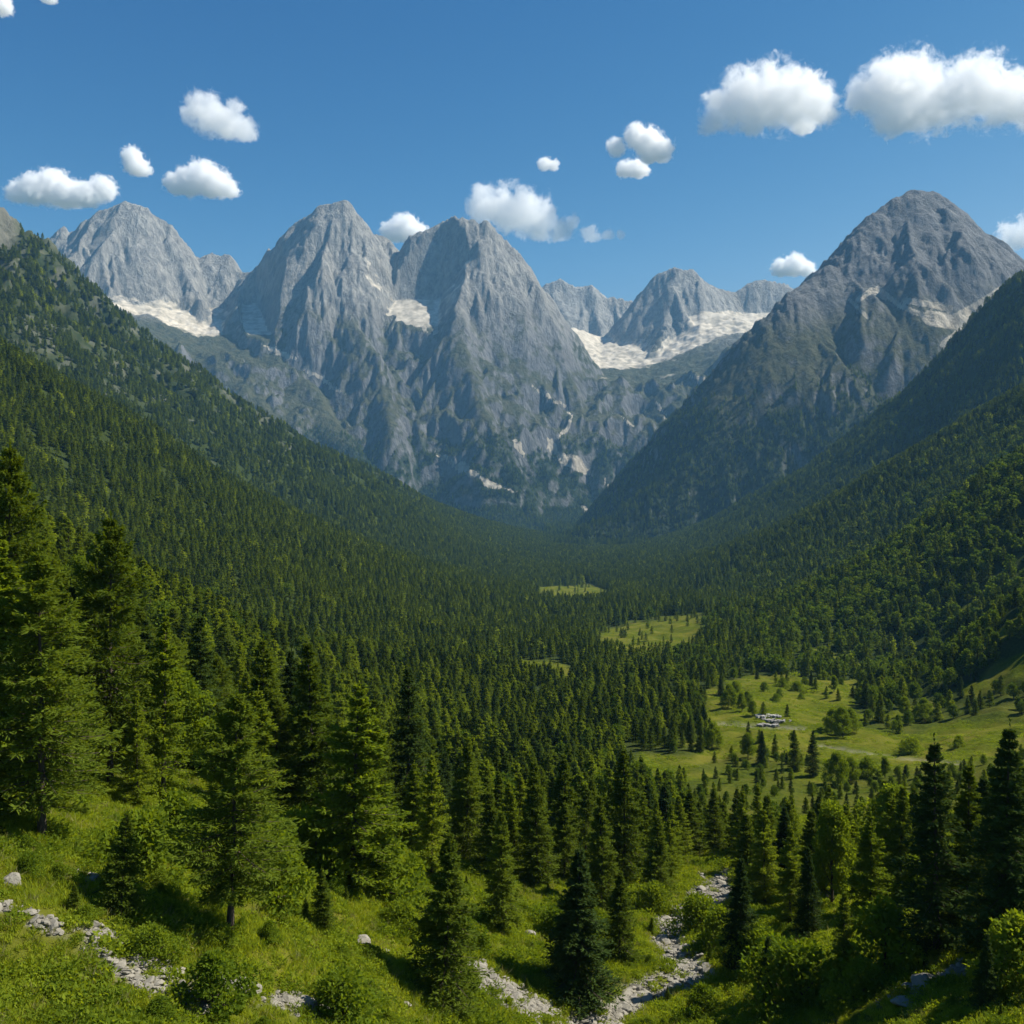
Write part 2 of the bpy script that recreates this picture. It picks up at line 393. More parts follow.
def mountain(name, pxs, ds, basefn, segs, seed, warp=1.0, fl=0.75):
    D, PXm = np.meshgrid(ds, pxs, indexing='ij')
    X, Y = (PXm - 512) / F * D, D
    wx = fbm(X, Y, 260, 4, seed + 50) * 38 * warp; wy = fbm(X, Y, 260, 4, seed + 60) * 70 * warp
    # warp through an interpolated lookup: evaluate the skeleton on warped coordinates of the same layout
    base = basefn(PXm, D)
    H = skel_height_warp(X, Y, wx, wy, base, segs)
    up = smooth(0, 120, H - base)
    kx = X + 0.25 * Y + 40 * fbm(X, Y, 300, 3, seed + 21)
    face_ = 0.25 + 0.75 * smooth(-0.22, 0.3, fbm(X, Y, 620, 2, seed + 31)); fl = fl * face_
    H = H + (ridged(kx, Y * 0.28, 105, 4, seed + 3, 0.55) - 0.55) * (10 + 44 * up) * fl + (ridged(X - 0.2 * Y, Y * 0.3, 40, 3, seed + 4) - 0.55) * (4 + 13 * up) * face_ + fbm(X, Y, 22, 2, seed + 8) * (2 + 4 * up)
    return PXm, D, X, Y, H, base, up
def skel_height_warp(X, Y, wx, wy, base, segs):
    H = base.copy(); nr, nc = X.shape; rt = X[0, :] / Y[0, 0]
    for x0, y0, z0, x1, y1, z1, sl, rad in segs:
        i0, i1 = np.searchsorted(Y[:, 0], [min(y0, y1) - rad, max(y0, y1) + rad])
        if i1 <= i0: continue
        k0, k1 = min(x0, x1) - rad, max(x0, x1) + rad
        ya, yb = Y[i0, 0], Y[min(i1, nr) - 1, 0]
        j0, j1 = np.searchsorted(rt, [min(k0 / ya, k0 / yb), max(k1 / ya, k1 / yb)])
        if j1 <= j0: continue
        sl_ = (slice(i0, i1), slice(j0, j1))
        sx, sy = X[sl_] + wx[sl_] - x0, Y[sl_] + wy[sl_] - y0
        dx, dy = x1 - x0, y1 - y0; L2 = dx * dx + dy * dy + 1e-6
        t = np.clip((sx * dx + sy * dy) / L2, 0, 1)
        dist = np.hypot(sx - t * dx, sy - t * dy)
        cr = 45.0 if rad > 1000 else 6.0
        np.maximum(H[sl_], z0 + t * (z1 - z0) - sl * (np.sqrt(dist * dist + cr * cr) - cr), out=H[sl_])
    return H
mm = mountain_mat()

mains = [
 ([(-120, 255, 7000), (-40, 235, 6950), (20, 238, 6900), (48, 240, 6850), (58, 236, 6850), (66, 227, 6850), (72, 233, 6850), (90, 220, 6850), (108, 208, 6850), (125, 202, 6850), (143, 207, 6850),
   (165, 222, 6900), (182, 242, 6950), (197, 257, 7000), (212, 253, 7000), (228, 255, 6980), (243, 272, 6900)], 1.0),
 ([(243, 272, 6900), (262, 268, 6800), (275, 250, 6700), (300, 222, 6600), (322, 205, 6550), (345, 201, 6550), (356, 212, 6560), (372, 233, 6600), (384, 234, 6620), (402, 254, 6650)], 1.05),
 ([(402, 254, 6650), (415, 236, 6550), (430, 228, 6500), (446, 219, 6480), (458, 215, 6480), (470, 218, 6480), (478, 226, 6480), (487, 222, 6470), (500, 235, 6480), (520, 262, 6500), (545, 292, 6500)], 1.1),
 ([(540, 292, 8600), (548, 283, 8600), (560, 278, 8600), (575, 287, 8600), (590, 285, 8600), (602, 294, 8600), (620, 298, 8600), (640, 305, 8500)], 1.0),
 ([(632, 308, 7900), (645, 290, 7800), (660, 273, 7750), (675, 267, 7700), (690, 270, 7700), (705, 282, 7750), (720, 288, 7800), (733, 293, 7900), (750, 283, 7950), (765, 280, 7950), (785, 284, 7950), (800, 296, 8000), (860, 300, 8100), (1000, 310, 8200)], 1.0),
 # great buttresses
 ([(335, 206, 6540), (340, 262, 6250), (345, 312, 5950), (372, 350, 5650), (388, 400, 5350), (398, 450, 5080), (405, 495, 4850)], 1.15),
 ([(384, 236, 6620), (398, 280, 6350), (408, 312, 6150)], 1.4),
 ([(487, 224, 6470), (470, 280, 6150), (456, 302, 5980), (462, 345, 5650), (478, 400, 5350), (505, 455, 5050), (530, 505, 4800)], 1.15),
 ([(545, 292, 6500), (556, 345, 6150), (575, 400, 5800), (600, 450, 5450), (608, 492, 5150)], 1.15),
 ([(125, 204, 6850), (122, 250, 6600), (115, 290, 6350)], 1.2),
 ([(165, 224, 6900), (185, 270, 6650), (200, 300, 6450)], 1.3),
 ([(205, 352, 5700), (245, 385, 5350), (290, 430, 5000), (320, 470, 4750)], 0.9),
 ([(262, 345, 5900), (305, 380, 5500), (335, 425, 5150), (365, 465, 4850)], 0.9),
 ([(675, 268, 7700), (668, 310, 7400), (655, 350, 7000)], 1.2),
 ([(585, 288, 8600), (600, 320, 8250), (605, 345, 8000)], 1.3),
 ([(600, 390, 6000), (625, 430, 5650), (640, 470, 5350)], 1.0),
 ([(660, 378, 6050), (672, 420, 5700), (665, 470, 5300)], 1.1),
 ([(730, 345, 6200), (735, 400, 5800), (725, 450, 5400)], 1.1),
]
segs = skeleton(mains, 11, 1.5)
_bx = np.array([-300, 0, 85, 150, 200, 250, 300, 340, 375, 410, 440, 480, 520, 560, 600, 650, 700, 740, 800, 900, 1400], float)
b_top = np.array([300, 310, 318, 338, 352, 360, 375, 385, 358, 350, 350, 365, 385, 388, 380, 388, 372, 352, 350, 350, 350], float)
b_back = np.array([270, 275, 283, 298, 310, 314, 318, 320, 312, 316, 318, 325, 326, 322, 338, 340, 316, 314, 314, 314, 314], float)
b_dtop = np.array([5300, 5300, 5400, 5500, 5600, 5600, 5600, 5700, 5800, 5850, 5850, 5700, 5700, 5900, 6000, 6000, 6100, 6200, 6200, 6200, 6200], float)
b_dback = np.array([6500, 6400, 6400, 6450, 6550, 6550, 6400, 6300, 6250, 6300, 6300, 6300, 6500, 7400, 7700, 7400, 7300, 7400, 7500, 7500, 7500], float)
def base_main(px, d):
    dt, db = np.interp(px, _bx, b_dtop), np.interp(px, _bx, b_dback)
    zt = (512 - np.interp(px, _bx, b_top)) / F * dt; zb = (512 - np.interp(px, _bx, b_back)) / F * db
    x = (px - 512) / F * d
    df = dt - 900 + 130 * fbm(x, d, 500, 3, 91)                       # foot of the walls
    zf = np.full_like(d, 20.0)
    z = np.where(d < df, zf - (df - d) * 0.34,
        np.where(d < dt, zf + (zt - zf) * ((d - df) / (dt - df)) ** 0.85,
        np.where(d < db, zt + (zb - zt) * ((d - dt) / (db - dt)) ** 1.35, zb + (d - db) * 0.12)))
    cliff = smooth(0, 1, (d - df) / 200) * smooth(1, 0, (d - dt) / 150)
    z = z + (ridged(x, d, 330, 4, 93) - 0.55) * 150 * cliff + fbm(x, d, 130, 4, 97) * 34
    return z
pxs = np.arange(-260, 1101, 1.25); ds = np.concatenate([np.arange(4150, 7300, 11.0), np.arange(7300, 9300, 22.0)])
PXm, D, X, Y, H, base, up = mountain('mountain_range', pxs, ds, base_main, segs, 200)
cor = np.zeros_like(H)
for (c0, c1, d0, d1, p0, p1, hw, wall) in ((400, 418, 5560, 6260, 354, 300, 215, 1.4), (262, 250, 5700, 6500, 345, 306, 90, 3.0)):
    tt = np.clip((D - d0) / (d1 - d0), 0, 1.3); pc = c0 + (c1 - c0) * tt
    zc = (512 - (p0 + (p1 - p0) * tt ** 1.3)) / F * D; lat = np.abs(PXm - pc) / F * D
    S0 = zc + wall * np.maximum(0, lat + 25 * fbm(X, Y, 90, 3, 77) - hw * (1 - 0.35 * tt)) + 1.6 * np.maximum(0, D - d1) + 7 * fbm(X, Y, 60, 3, 78) + 1e4 * (D < d0)
    cor = np.maximum(cor, (S0 < H) * 1.0); H = np.minimum(H, S0)
cor = blur(cor, 2)
dt, db = np.interp(PXm, _bx, b_dtop), np.interp(PXm, _bx, b_dback)
bench = smooth(-60, 260, D - dt) * smooth(1500, 500, D - db)
wf = np.abs(D - db)
scree = np.clip(smooth(560, 60, wf) * smooth(60, 110, PXm) + 0.42 * bench, 0, 1) * (0.55 + 0.6 * smooth(0.05, -0.35, fbm(X, Y, 500, 2, 71)))
scree = np.maximum(scree, 1.1 * smooth(520, 560, PXm) * bench * smooth(500, 1000, D - dt))
scree = scree * (1 - smooth(10, 70, H - base)) 
aprons = np.zeros_like(D)
PYm = 512 - H / D * F
PXw = PXm + 6 * fbm(X, H * 1.5, 110, 3, 171); PYw = PYm + 6 * fbm(X, H * 1.5, 90, 3, 172)
for (ax, ay, bx, by, w) in ((432, 450, 462, 470, 2.2), (455, 465, 480, 478, 4.5), (475, 478, 515, 494, 2.0), (512, 437, 526, 458, 2.2), (530, 386, 575, 414, 1.3), (575, 414, 558, 441, 1.5),
        (545, 438, 560, 458, 3), (556, 452, 592, 474, 5.5), (582, 505, 590, 517, 2.5), (620, 415, 640, 432, 1.3), (655, 398, 668, 420, 1.6), (690, 376, 730, 390, 3), (300, 365, 345, 395, 1.6), (262, 345, 300, 362, 2.2),
        (600, 480, 640, 505, 1.2), (390, 300, 432, 336, 2.5), (432, 336, 440, 322, 2)):
    aprons = np.maximum(aprons, streak(PXw, PYw, (ax, ay), (bx, by), w) * (D < 6400))
veg = np.maximum(smooth(1450, 1000, H + 220 * fbm(X, Y, 400, 3, 55)), smooth(420, 330, PXm) * smooth(1300, 1150, H))
woods = smooth(470, 260, H + 130 * fbm(X, Y, 250, 3, 56))
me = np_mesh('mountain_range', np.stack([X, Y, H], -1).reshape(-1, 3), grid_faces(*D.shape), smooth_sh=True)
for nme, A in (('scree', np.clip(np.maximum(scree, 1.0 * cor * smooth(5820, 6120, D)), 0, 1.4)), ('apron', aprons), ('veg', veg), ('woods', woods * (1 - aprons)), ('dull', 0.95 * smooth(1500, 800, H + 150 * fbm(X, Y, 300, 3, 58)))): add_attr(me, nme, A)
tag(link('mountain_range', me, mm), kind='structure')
FOOT = []
def foot_trees(wd_, X, Y, H, PXm, lo, hi, per):
    a = (X[:-1, 1:] - X[:-1, :-1]) * (Y[1:, :-1] - Y[:-1, :-1]); sl = np.hypot(np.gradient(H, axis=0)[:-1, :-1] / np.maximum(Y[1:, :-1] - Y[:-1, :-1], 1), np.gradient(H, axis=1)[:-1, :-1] / (X[:-1, 1:] - X[:-1, :-1]))
    p = a / per * wd_[:-1, :-1] * (Y[:-1, :-1] > lo) * (Y[:-1, :-1] < hi) * smooth(1.7, 1.0, sl) * (PXm[:-1, :-1] < 1100) * (PXm[:-1, :-1] > -60)
    n = rng.poisson(p); i, j = np.nonzero(n); FOOT.append(np.stack([X[i, j], Y[i, j], H[i, j]], -1))
foot_trees(woods * (1 - aprons), X, Y, H, PXm, 4160, 5600, 75.0)

mains2 = [
 ([(585, 527, 3450), (610, 517, 3500), (650, 490, 3600), (690, 456, 3700), (720, 420, 3800), (745, 385, 3900), (757, 350, 4000), (775, 318, 4100), (792, 291, 4200), (812, 278, 4300), (830, 264, 4350),
   (860, 234, 4450), (878, 212, 4550), (900, 196, 4600), (915, 188, 4600), (930, 192, 4600), (950, 211, 4650), (975, 229, 4700), (1000, 250, 4750), (1024, 268, 4800), (1110, 295, 4900), (1300, 300, 5000)], 0.85),
 ([(915, 190, 4600), (905, 240, 4380), (885, 285, 4180), (868, 315, 4050)], 1.0),
 ([(975, 230, 4700), (985, 262, 4500), (990, 290, 4380)], 1.1),
 ([(812, 279, 4300), (806, 340, 4000), (795, 400, 3750), (770, 450, 3560)], 0.95),
 ([(858, 322, 4000), (850, 370, 3780), (835, 420, 3560)], 0.95),
]
segs2 = skeleton(mains2, 23, 1.35, step=150, step2=70)
def base_right(px, d):
    x = (px - 512) / F * d
    k = smooth(780, 880, px)
    zt, zb = (512 - 352) / F * 3850, (512 - 302) / F * 4250
    up = np.where(d < 3350, 60 - (3350 - d) * 0.2, np.where(d < 3850, 60 + (zt - 60) * (d - 3350) / 500, np.where(d < 4250, zt + (zb - zt) * ((d - 3850) / 400) ** 1.3, zb + (d - 4250) * 0.1)))
    low = -120 + (d - 3000) * 0.04
    z = low * (1 - k) + up * k
    return z + (ridged(x, d, 260, 4, 193) - 0.55) * 60 * k + fbm(x, d, 120, 4, 197) * 22
pxs = np.arange(545, 1421, 1.4); ds = np.arange(3050, 5700, 8.5)
PXm, D, X, Y, H, base, up = mountain('rocky_peak', pxs, ds, base_right, segs2, 300, 0.8, 0.42)
H = H - 600 * smooth(5100, 5700, D)
PYm = 512 - H / D * F
scree = smooth(860, 905, PXm) * smooth(3850, 4000, D) * smooth(4550, 4300, D) * 0.9 * (1 - smooth(10, 70, H - base))
aprons = np.zeros_like(D)
for pts_, w in (([(858, 300), (872, 290), (885, 298)], 2.5), ([(850, 300), (868, 318)], 1.6), ([(878, 288), (900, 306), (930, 318)], 2.2), ([(930, 318), (955, 322), (985, 305), (1008, 290)], 7), ([(945, 345), (975, 322), (1012, 285)], 4.5), ([(905, 300), (950, 308)], 3)):
    aprons = np.maximum(aprons, smooth(w * 1.7, w * 0.5, dist_path(PXm, PYm, pts_)) * (D < 4750))
veg = smooth(1050, 650, H + 220 * fbm(X, Y, 350, 3, 155)); woods = smooth(560, 300, H + 200 * fbm(X, Y, 250, 3, 156))
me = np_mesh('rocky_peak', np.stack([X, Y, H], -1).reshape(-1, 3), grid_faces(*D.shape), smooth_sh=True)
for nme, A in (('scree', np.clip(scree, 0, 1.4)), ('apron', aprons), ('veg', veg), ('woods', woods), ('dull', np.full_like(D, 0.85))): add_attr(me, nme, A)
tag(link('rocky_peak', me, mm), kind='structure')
foot_trees(woods, X, Y, H, PXm, 3060, 4600, 75.0)
FOOT = np.concatenate(FOOT); FOOT = FOOT[512 - FOOT[:, 2] / FOOT[:, 1] * F < 545]

# ------------------------------------------------------------------ trees
bark = bark_mat()
MATS = {
 'spruce': leaf_mat('spruce_needles', (0.036, 0.050, 0.007), (0.092, 0.110, 0.013), 0.35),
 'dark': leaf_mat('dark_needles', (0.018, 0.030, 0.009), (0.045, 0.062, 0.015), 0.25),
 'larch': leaf_mat('larch_needles', (0.078, 0.100, 0.010), (0.135, 0.150, 0.016), 0.5),
 'leafy': leaf_mat('broad_leaves', (0.052, 0.076, 0.008), (0.115, 0.135, 0.014), 0.45),
 'canopy': leaf_mat('canopy_leaves', (0.034, 0.055, 0.008), (0.080, 0.102, 0.012), 0.35),
 'grass': leaf_mat('grass_blades', (0.095, 0.118, 0.010), (0.185, 0.190, 0.020), 0.45),
 'herb': leaf_mat('herb_leaves', (0.080, 0.105, 0.010), (0.165, 0.180, 0.018), 0.45),
}
def frames(d):
    """perpendicular pair for unit directions d (n,3)"""
    up = np.where(np.abs(d[:, 2:3]) > 0.95, np.array([[1., 0, 0]]), np.array([[0, 0, 1.]]))
    a = np.cross(d, up); a /= np.linalg.norm(a, axis=1, keepdims=True) + 1e-9
    return a, np.cross(a, d)
def leaves(p, d, ln, wd, r, flat=0.6):
    """diamond leaves: p base, d direction, ln length, wd width -> verts, faces"""
    n = len(p); d = d / (np.linalg.norm(d, axis=1, keepdims=True) + 1e-9)
    a, b = frames(d); th = r.normal(0, flat, n)[:, None]
    w = (a * np.cos(th) + b * np.sin(th)) * (wd[:, None] * 0.5)
    l = d * ln[:, None]
    V = np.stack([p, p + l * 0.45 + w, p + l, p + l * 0.45 - w], 1).reshape(-1, 3)
    return V, np.arange(n * 4).reshape(n, 4)
def tube(pts, rad, sides=6):
    pts = np.asarray(pts, float); n = len(pts); V = []
    for i in range(n):
        d = pts[min(i + 1, n - 1)] - pts[max(i - 1, 0)]; d = d / (np.linalg.norm(d) + 1e-9)
        a, b = frames(d[None]); an = np.arange(sides) * 2 * math.pi / sides
        V.append(pts[i] + rad[i] * (np.cos(an)[:, None] * a + np.sin(an)[:, None] * b))
    V = np.concatenate(V); Fc = []
    for i in range(n - 1):
        for k in range(sides):
            Fc.append((i * sides + k, i * sides + (k + 1) % sides, (i + 1) * sides + (k + 1) % sides, (i + 1) * sides + k))
    return V, np.array(Fc)
def merge(parts):
    V, Fc, o = [], [], 0
    for v, f in parts:
        V.append(v); Fc.append(f + o); o += len(v)
    return np.concatenate(V), np.concatenate(Fc)

def conifer(seed, h=12.0, r=2.6, clear=0.08, whorls=34, per=6, stations=12, twigs=3, leaf=0.34, lw=0.11, droop=-0.15, rise=0.25, gap=0.1, power=0.85, lod=0, bulge=0.06, trunk_r=None):
    """returns (trunk verts/faces), (crown verts/faces); unit: metres for a tree of height h"""
    g = np.random.default_rng(seed)
    bend = g.normal(0, 0.012, 2) * h
    tz = np.linspace(0, 1, 9)
    axis = lambda t: np.stack([bend[0] * t**2, bend[1] * t**2, t * h], -1)
    tr = trunk_r or h * 0.0135
    parts_t = [tube(axis(tz) + np.array([0, 0, -0.4]) * (tz[:, None] == 0), tr * (1.02 - tz) ** 0.9 * np.where(tz == 0, 1.5, 1) + 0.006, 8 if not lod else 4)]
    B = []
    for w in range(whorls):
        t = clear + (1 - clear) * ((w + g.uniform(-0.3, 0.3)) / whorls); t = min(max(t, clear), 0.985)
        prof = min(1.0, (1 - t) ** power * (1 + bulge * math.sin(t * 17 + seed)) / (1 - clear) ** power)
        low = min(1.0, 0.55 + (t - clear) * 3.5)          # lowest boughs are shorter
        for k in range(per):
            if g.random() < gap: continue
            B.append((t, g.uniform(0, 2 * math.pi), r * prof * low * g.uniform(0.65, 1.15) + 0.12 * h / 12))
    B = np.array(B); nb = len(B)
    t, ph, L = B[:, 0], B[:, 1], B[:, 2]
    # bough centre line: out with an up- or down-turn
    el = rise * (t - 0.3) * 2.2 + droop + 0.75 * np.clip((t - 0.8) / 0.2, 0, 1) + g.normal(0, 0.08, nb)
    s = (np.arange(stations) + 0.5) / stations
    S = np.repeat(s[None], nb, 0) + g.uniform(-0.3, 0.3, (nb, stations)) / stations
    out = np.stack([np.cos(ph), np.sin(ph), np.zeros(nb)], -1)
    side = np.stack([-np.sin(ph), np.cos(ph), np.zeros(nb)], -1)
    def pt(S):
        o = L[:, None] * S * np.cos(el)[:, None]; z = L[:, None] * (S * np.sin(el)[:, None] - 0.16 * S**2 + 0.20 * S**4)
        return axis(t)[:, None, :] + out[:, None, :] * o[..., None] + np.array([0, 0, 1.]) * z[..., None]
    C = pt(S)                                                   # nb, st, 3
    ps, dsn, lns, wds = [], [], [], []
    for q in range(twigs):
        for sg in (-1, 1):
            tl = (L[:, None] * 0.34 * (1.05 - S) + 0.10 * h / 12) * g.uniform(0.4, 1.1, S.shape)
            dv = out[:, None] * g.uniform(0.5, 1.0, S.shape)[..., None] + side[:, None] * sg * g.uniform(0.4, 1.1, S.shape)[..., None] + np.array([0, 0, 1.]) * g.normal(0.05, 0.28, S.shape)[..., None]
            dv /= np.linalg.norm(dv, axis=-1, keepdims=True)
            f = g.uniform(0, 1, S.shape)
            ps.append((C + dv * (tl * f)[..., None]).reshape(-1, 3)); dsn.append((dv + g.normal(0, 0.22, dv.shape)).reshape(-1, 3))
            lns.append((leaf * (0.42 + 0.58 * np.minimum(1, L / (0.11 * h)))[:, None] * g.uniform(0.6, 1.35, S.shape)).ravel()); wds.append((lw * g.uniform(0.7, 1.4, S.shape)).ravel())
    crown = leaves(np.concatenate(ps), np.concatenate(dsn), np.concatenate(lns), np.concatenate(wds), g)
    # leader
    n = 26; zt = g.uniform(0.93, 1.03, n); p = axis(zt); a = g.uniform(0, 6.28, n)
    lead = leaves(p, np.stack([np.cos(a) * 0.4, np.sin(a) * 0.4, np.ones(n)], -1), np.full(n, leaf * 0.6), np.full(n, lw), g)
    crown = merge([crown, lead])
    if not lod:                                                 # the boughs themselves
        for i in range(0, nb, 1):
            q = pt(np.array([[0, 0.5, 0.92]] * nb))[i] if False else None
        S3 = np.repeat(np.array([[0.0, 0.45, 0.9]]), nb, 0); Q = pt(S3)
        for i in range(nb):
            parts_t.append(tube(Q[i], [0.012 + 0.010 * L[i], 0.008 + 0.005 * L[i], 0.004], 3))
    return merge(parts_t), crown

def broadleaf(seed, h=9.0, r=3.0, nblob=26, per=420, leaf=0.26, lw=0.2, low=0.12, lod=0, narrow=0.0, rough=0.25):
    g = np.random.default_rng(seed)
    parts = []; tz = np.linspace(0, 1, 7); b = g.normal(0, 0.03, 2) * h
    ax = lambda t: np.stack([b[0] * t**1.5, b[1] * t**1.5, t * h * 0.86], -1)
    base = ax(tz); base[0, 2] = -0.4
    parts.append(tube(base, h * 0.016 * (1.05 - tz) + 0.01, 8 if not lod else 4))
    ps, dd = [], []
    for k in range(nblob):
        t = low + (1 - low) * (k + g.uniform(0, 1)) / nblob
        rr = r * math.sin(min(1, (0.12 + t * (0.93 - narrow * 0.1))) * math.pi) ** 0.65 * (1 - narrow * t) * g.uniform(1 - rough, 1 + rough)
        a = k * 2.4 + g.uniform(-0.6, 0.6); q = math.sqrt(g.uniform(0.15, 1.0)) * rr * 0.85
        c = np.array([math.cos(a) * q + b[0] * t, math.sin(a) * q + b[1] * t, h * (low + (1 - low) * t) * 0.93])
        br = r * g.uniform(0.22, 0.42)
        if not lod:
            st = ax(np.array([max(0.05, t * 0.75 - 0.08)]))[0]; mid = (st + c) / 2 + np.array([0, 0, -0.1 * r])
            parts.append(tube([st, mid, c], [0.05 * r / 3 + 0.02, 0.03, 0.01], 4))
        v = g.normal(0, 1, (per, 3)); v /= np.linalg.norm(v, axis=1, keepdims=True)
        rad = br * g.uniform(0.3, 1.35, per) ** 0.6
        ps.append(c + v * rad[:, None] * np.array([1, 1, 0.72])); dd.append(v * 0.7 + g.normal(0, 0.5, (per, 3)) + np.array([0, 0, -0.1]))
    p, d = np.concatenate(ps), np.concatenate(dd); n = len(p)
    return merge(parts), leaves(p, d, leaf * g.uniform(0.6, 1.3, n), lw * g.uniform(0.7, 1.3, n), g, 1.2)

class Proto:
    def __init__(s, name, trunk, crown, h, mat):
        s.h = h; s.mat = mat; s.name = name
        s.trunk = np_mesh(name + '_trunk', *trunk, smooth_sh=True); s.trunk.materials.append(bark)
        s.crown = np_mesh(name + '_crown', *crown); s.crown.materials.append(MATS[mat])
def conifer_proto(name, mat, **kw): tr, cr = conifer(**kw); return Proto(name, tr, cr, kw.get('h', 12.0), mat)
PR = {
 'pine': [conifer_proto('pine', 'spruce', seed=1, h=12, r=3.7, clear=0.20, whorls=30, per=7, stations=15, twigs=4, leaf=0.36, lw=0.085, droop=-0.12, rise=0.42, gap=0.16, power=0.7, bulge=0.18),
          conifer_proto('pine', 'spruce', seed=2, h=14, r=4.3, clear=0.12, whorls=34, per=7, stations=15, twigs=4, leaf=0.38, lw=0.09, droop=-0.10, rise=0.35, gap=0.14, power=0.72, bulge=0.15)],
 'spruce': [conifer_proto('spruce', 'spruce', seed=3, h=12, r=3.0, clear=0.04, whorls=38, per=7, stations=13, twigs=3, power=0.95, droop=-0.22),
            conifer_proto('spruce', 'spruce', seed=4, h=12, r=2.6, clear=0.06, whorls=36, per=7, stations=13, twigs=3, power=0.85, gap=0.16),
            conifer_proto('spruce', 'spruce', seed=5, h=11, r=3.2, clear=0.03, whorls=34, per=7, stations=14, twigs=3, power=1.0, bulge=0.08)],
 'dark': [conifer_proto('dark_spruce', 'dark', seed=6, h=12, r=3.1, clear=0.03, whorls=40, per=8, stations=13, twigs=3, power=1.05, droop=-0.28, gap=0.05),
          conifer_proto('dark_spruce', 'dark', seed=7, h=14, r=3.2, clear=0.05, whorls=40, per=7, stations=13, twigs=3, power=0.95, gap=0.2, bulge=0.10)],
 'larch': [conifer_proto('larch', 'larch', seed=8, h=12, r=3.1, clear=0.06, whorls=32, per=7, stations=15, twigs=4, leaf=0.27, lw=0.13, droop=-0.05, rise=0.15, gap=0.15, power=0.85, bulge=0.15),
           conifer_proto('larch', 'larch', seed=9, h=12, r=2.7, clear=0.05, whorls=34, per=6, stations=14, twigs=4, leaf=0.25, lw=0.12, droop=0.0, gap=0.18, power=0.9)],
}
def bl(name, mat, **kw): tr, cr = broadleaf(**kw); return Proto(name, tr, cr, kw['h'], mat)
PR['leafy'] = [bl('leafy', 'leafy', seed=21, h=9, r=3.0), bl('leafy', 'leafy', seed=22, h=8, r=3.0, nblob=24, low=0.08), bl('leafy', 'leafy', seed=23, h=10, r=2.6, narrow=0.35)]
PR['bush'] = [bl('bush', 'leafy', seed=31, h=2.2, r=1.5, rough=0.6, nblob=15, per=260, leaf=0.17, lw=0.12, low=0.02),
              bl('bush', 'leafy', seed=32, h=1.7, r=1.7, rough=0.65, nblob=14, per=260, leaf=0.16, lw=0.11, low=0.02)]
KIND = {'pine': ('pine_tree', 'pine'), 'spruce': ('spruce_tree', 'spruce'), 'dark': ('spruce_tree', 'spruce'), 'larch': ('larch_tree', 'larch'),
        'leafy': ('broadleaf_tree', 'tree'), 'bush': ('bush', 'bush')}
ntree = 0
placed = []
def plant_tree(kind, var, x, y, z, h, label, group=None, wide=1.0):
    """a tree is an Empty at its foot with a trunk and a crown mesh (mesh data shared between trees of a kind)"""
    global ntree
    pr = PR[kind][var % len(PR[kind])]; nm, cat = KIND[kind]
    root = bpy.data.objects.new(nm, None); COL.objects.link(root); root.empty_display_size = 0.5
    root.location = (x, y, z - 0.05); k = h / pr.h; root.scale = (k * wide, k * wide, k)
    root.rotation_euler = (random.gauss(0, 0.02), random.gauss(0, 0.02), random.uniform(0, 6.28))
    tag(root, label, cat, group)
    for nme, m in (('stems' if kind == 'bush' else 'trunk', pr.trunk), ('foliage' if kind == 'bush' else 'crown', pr.crown)):
        c = bpy.data.objects.new(nme, m); COL.objects.link(c); c.parent = root
    ntree += 1; placed.append((x, y, h))
    return root

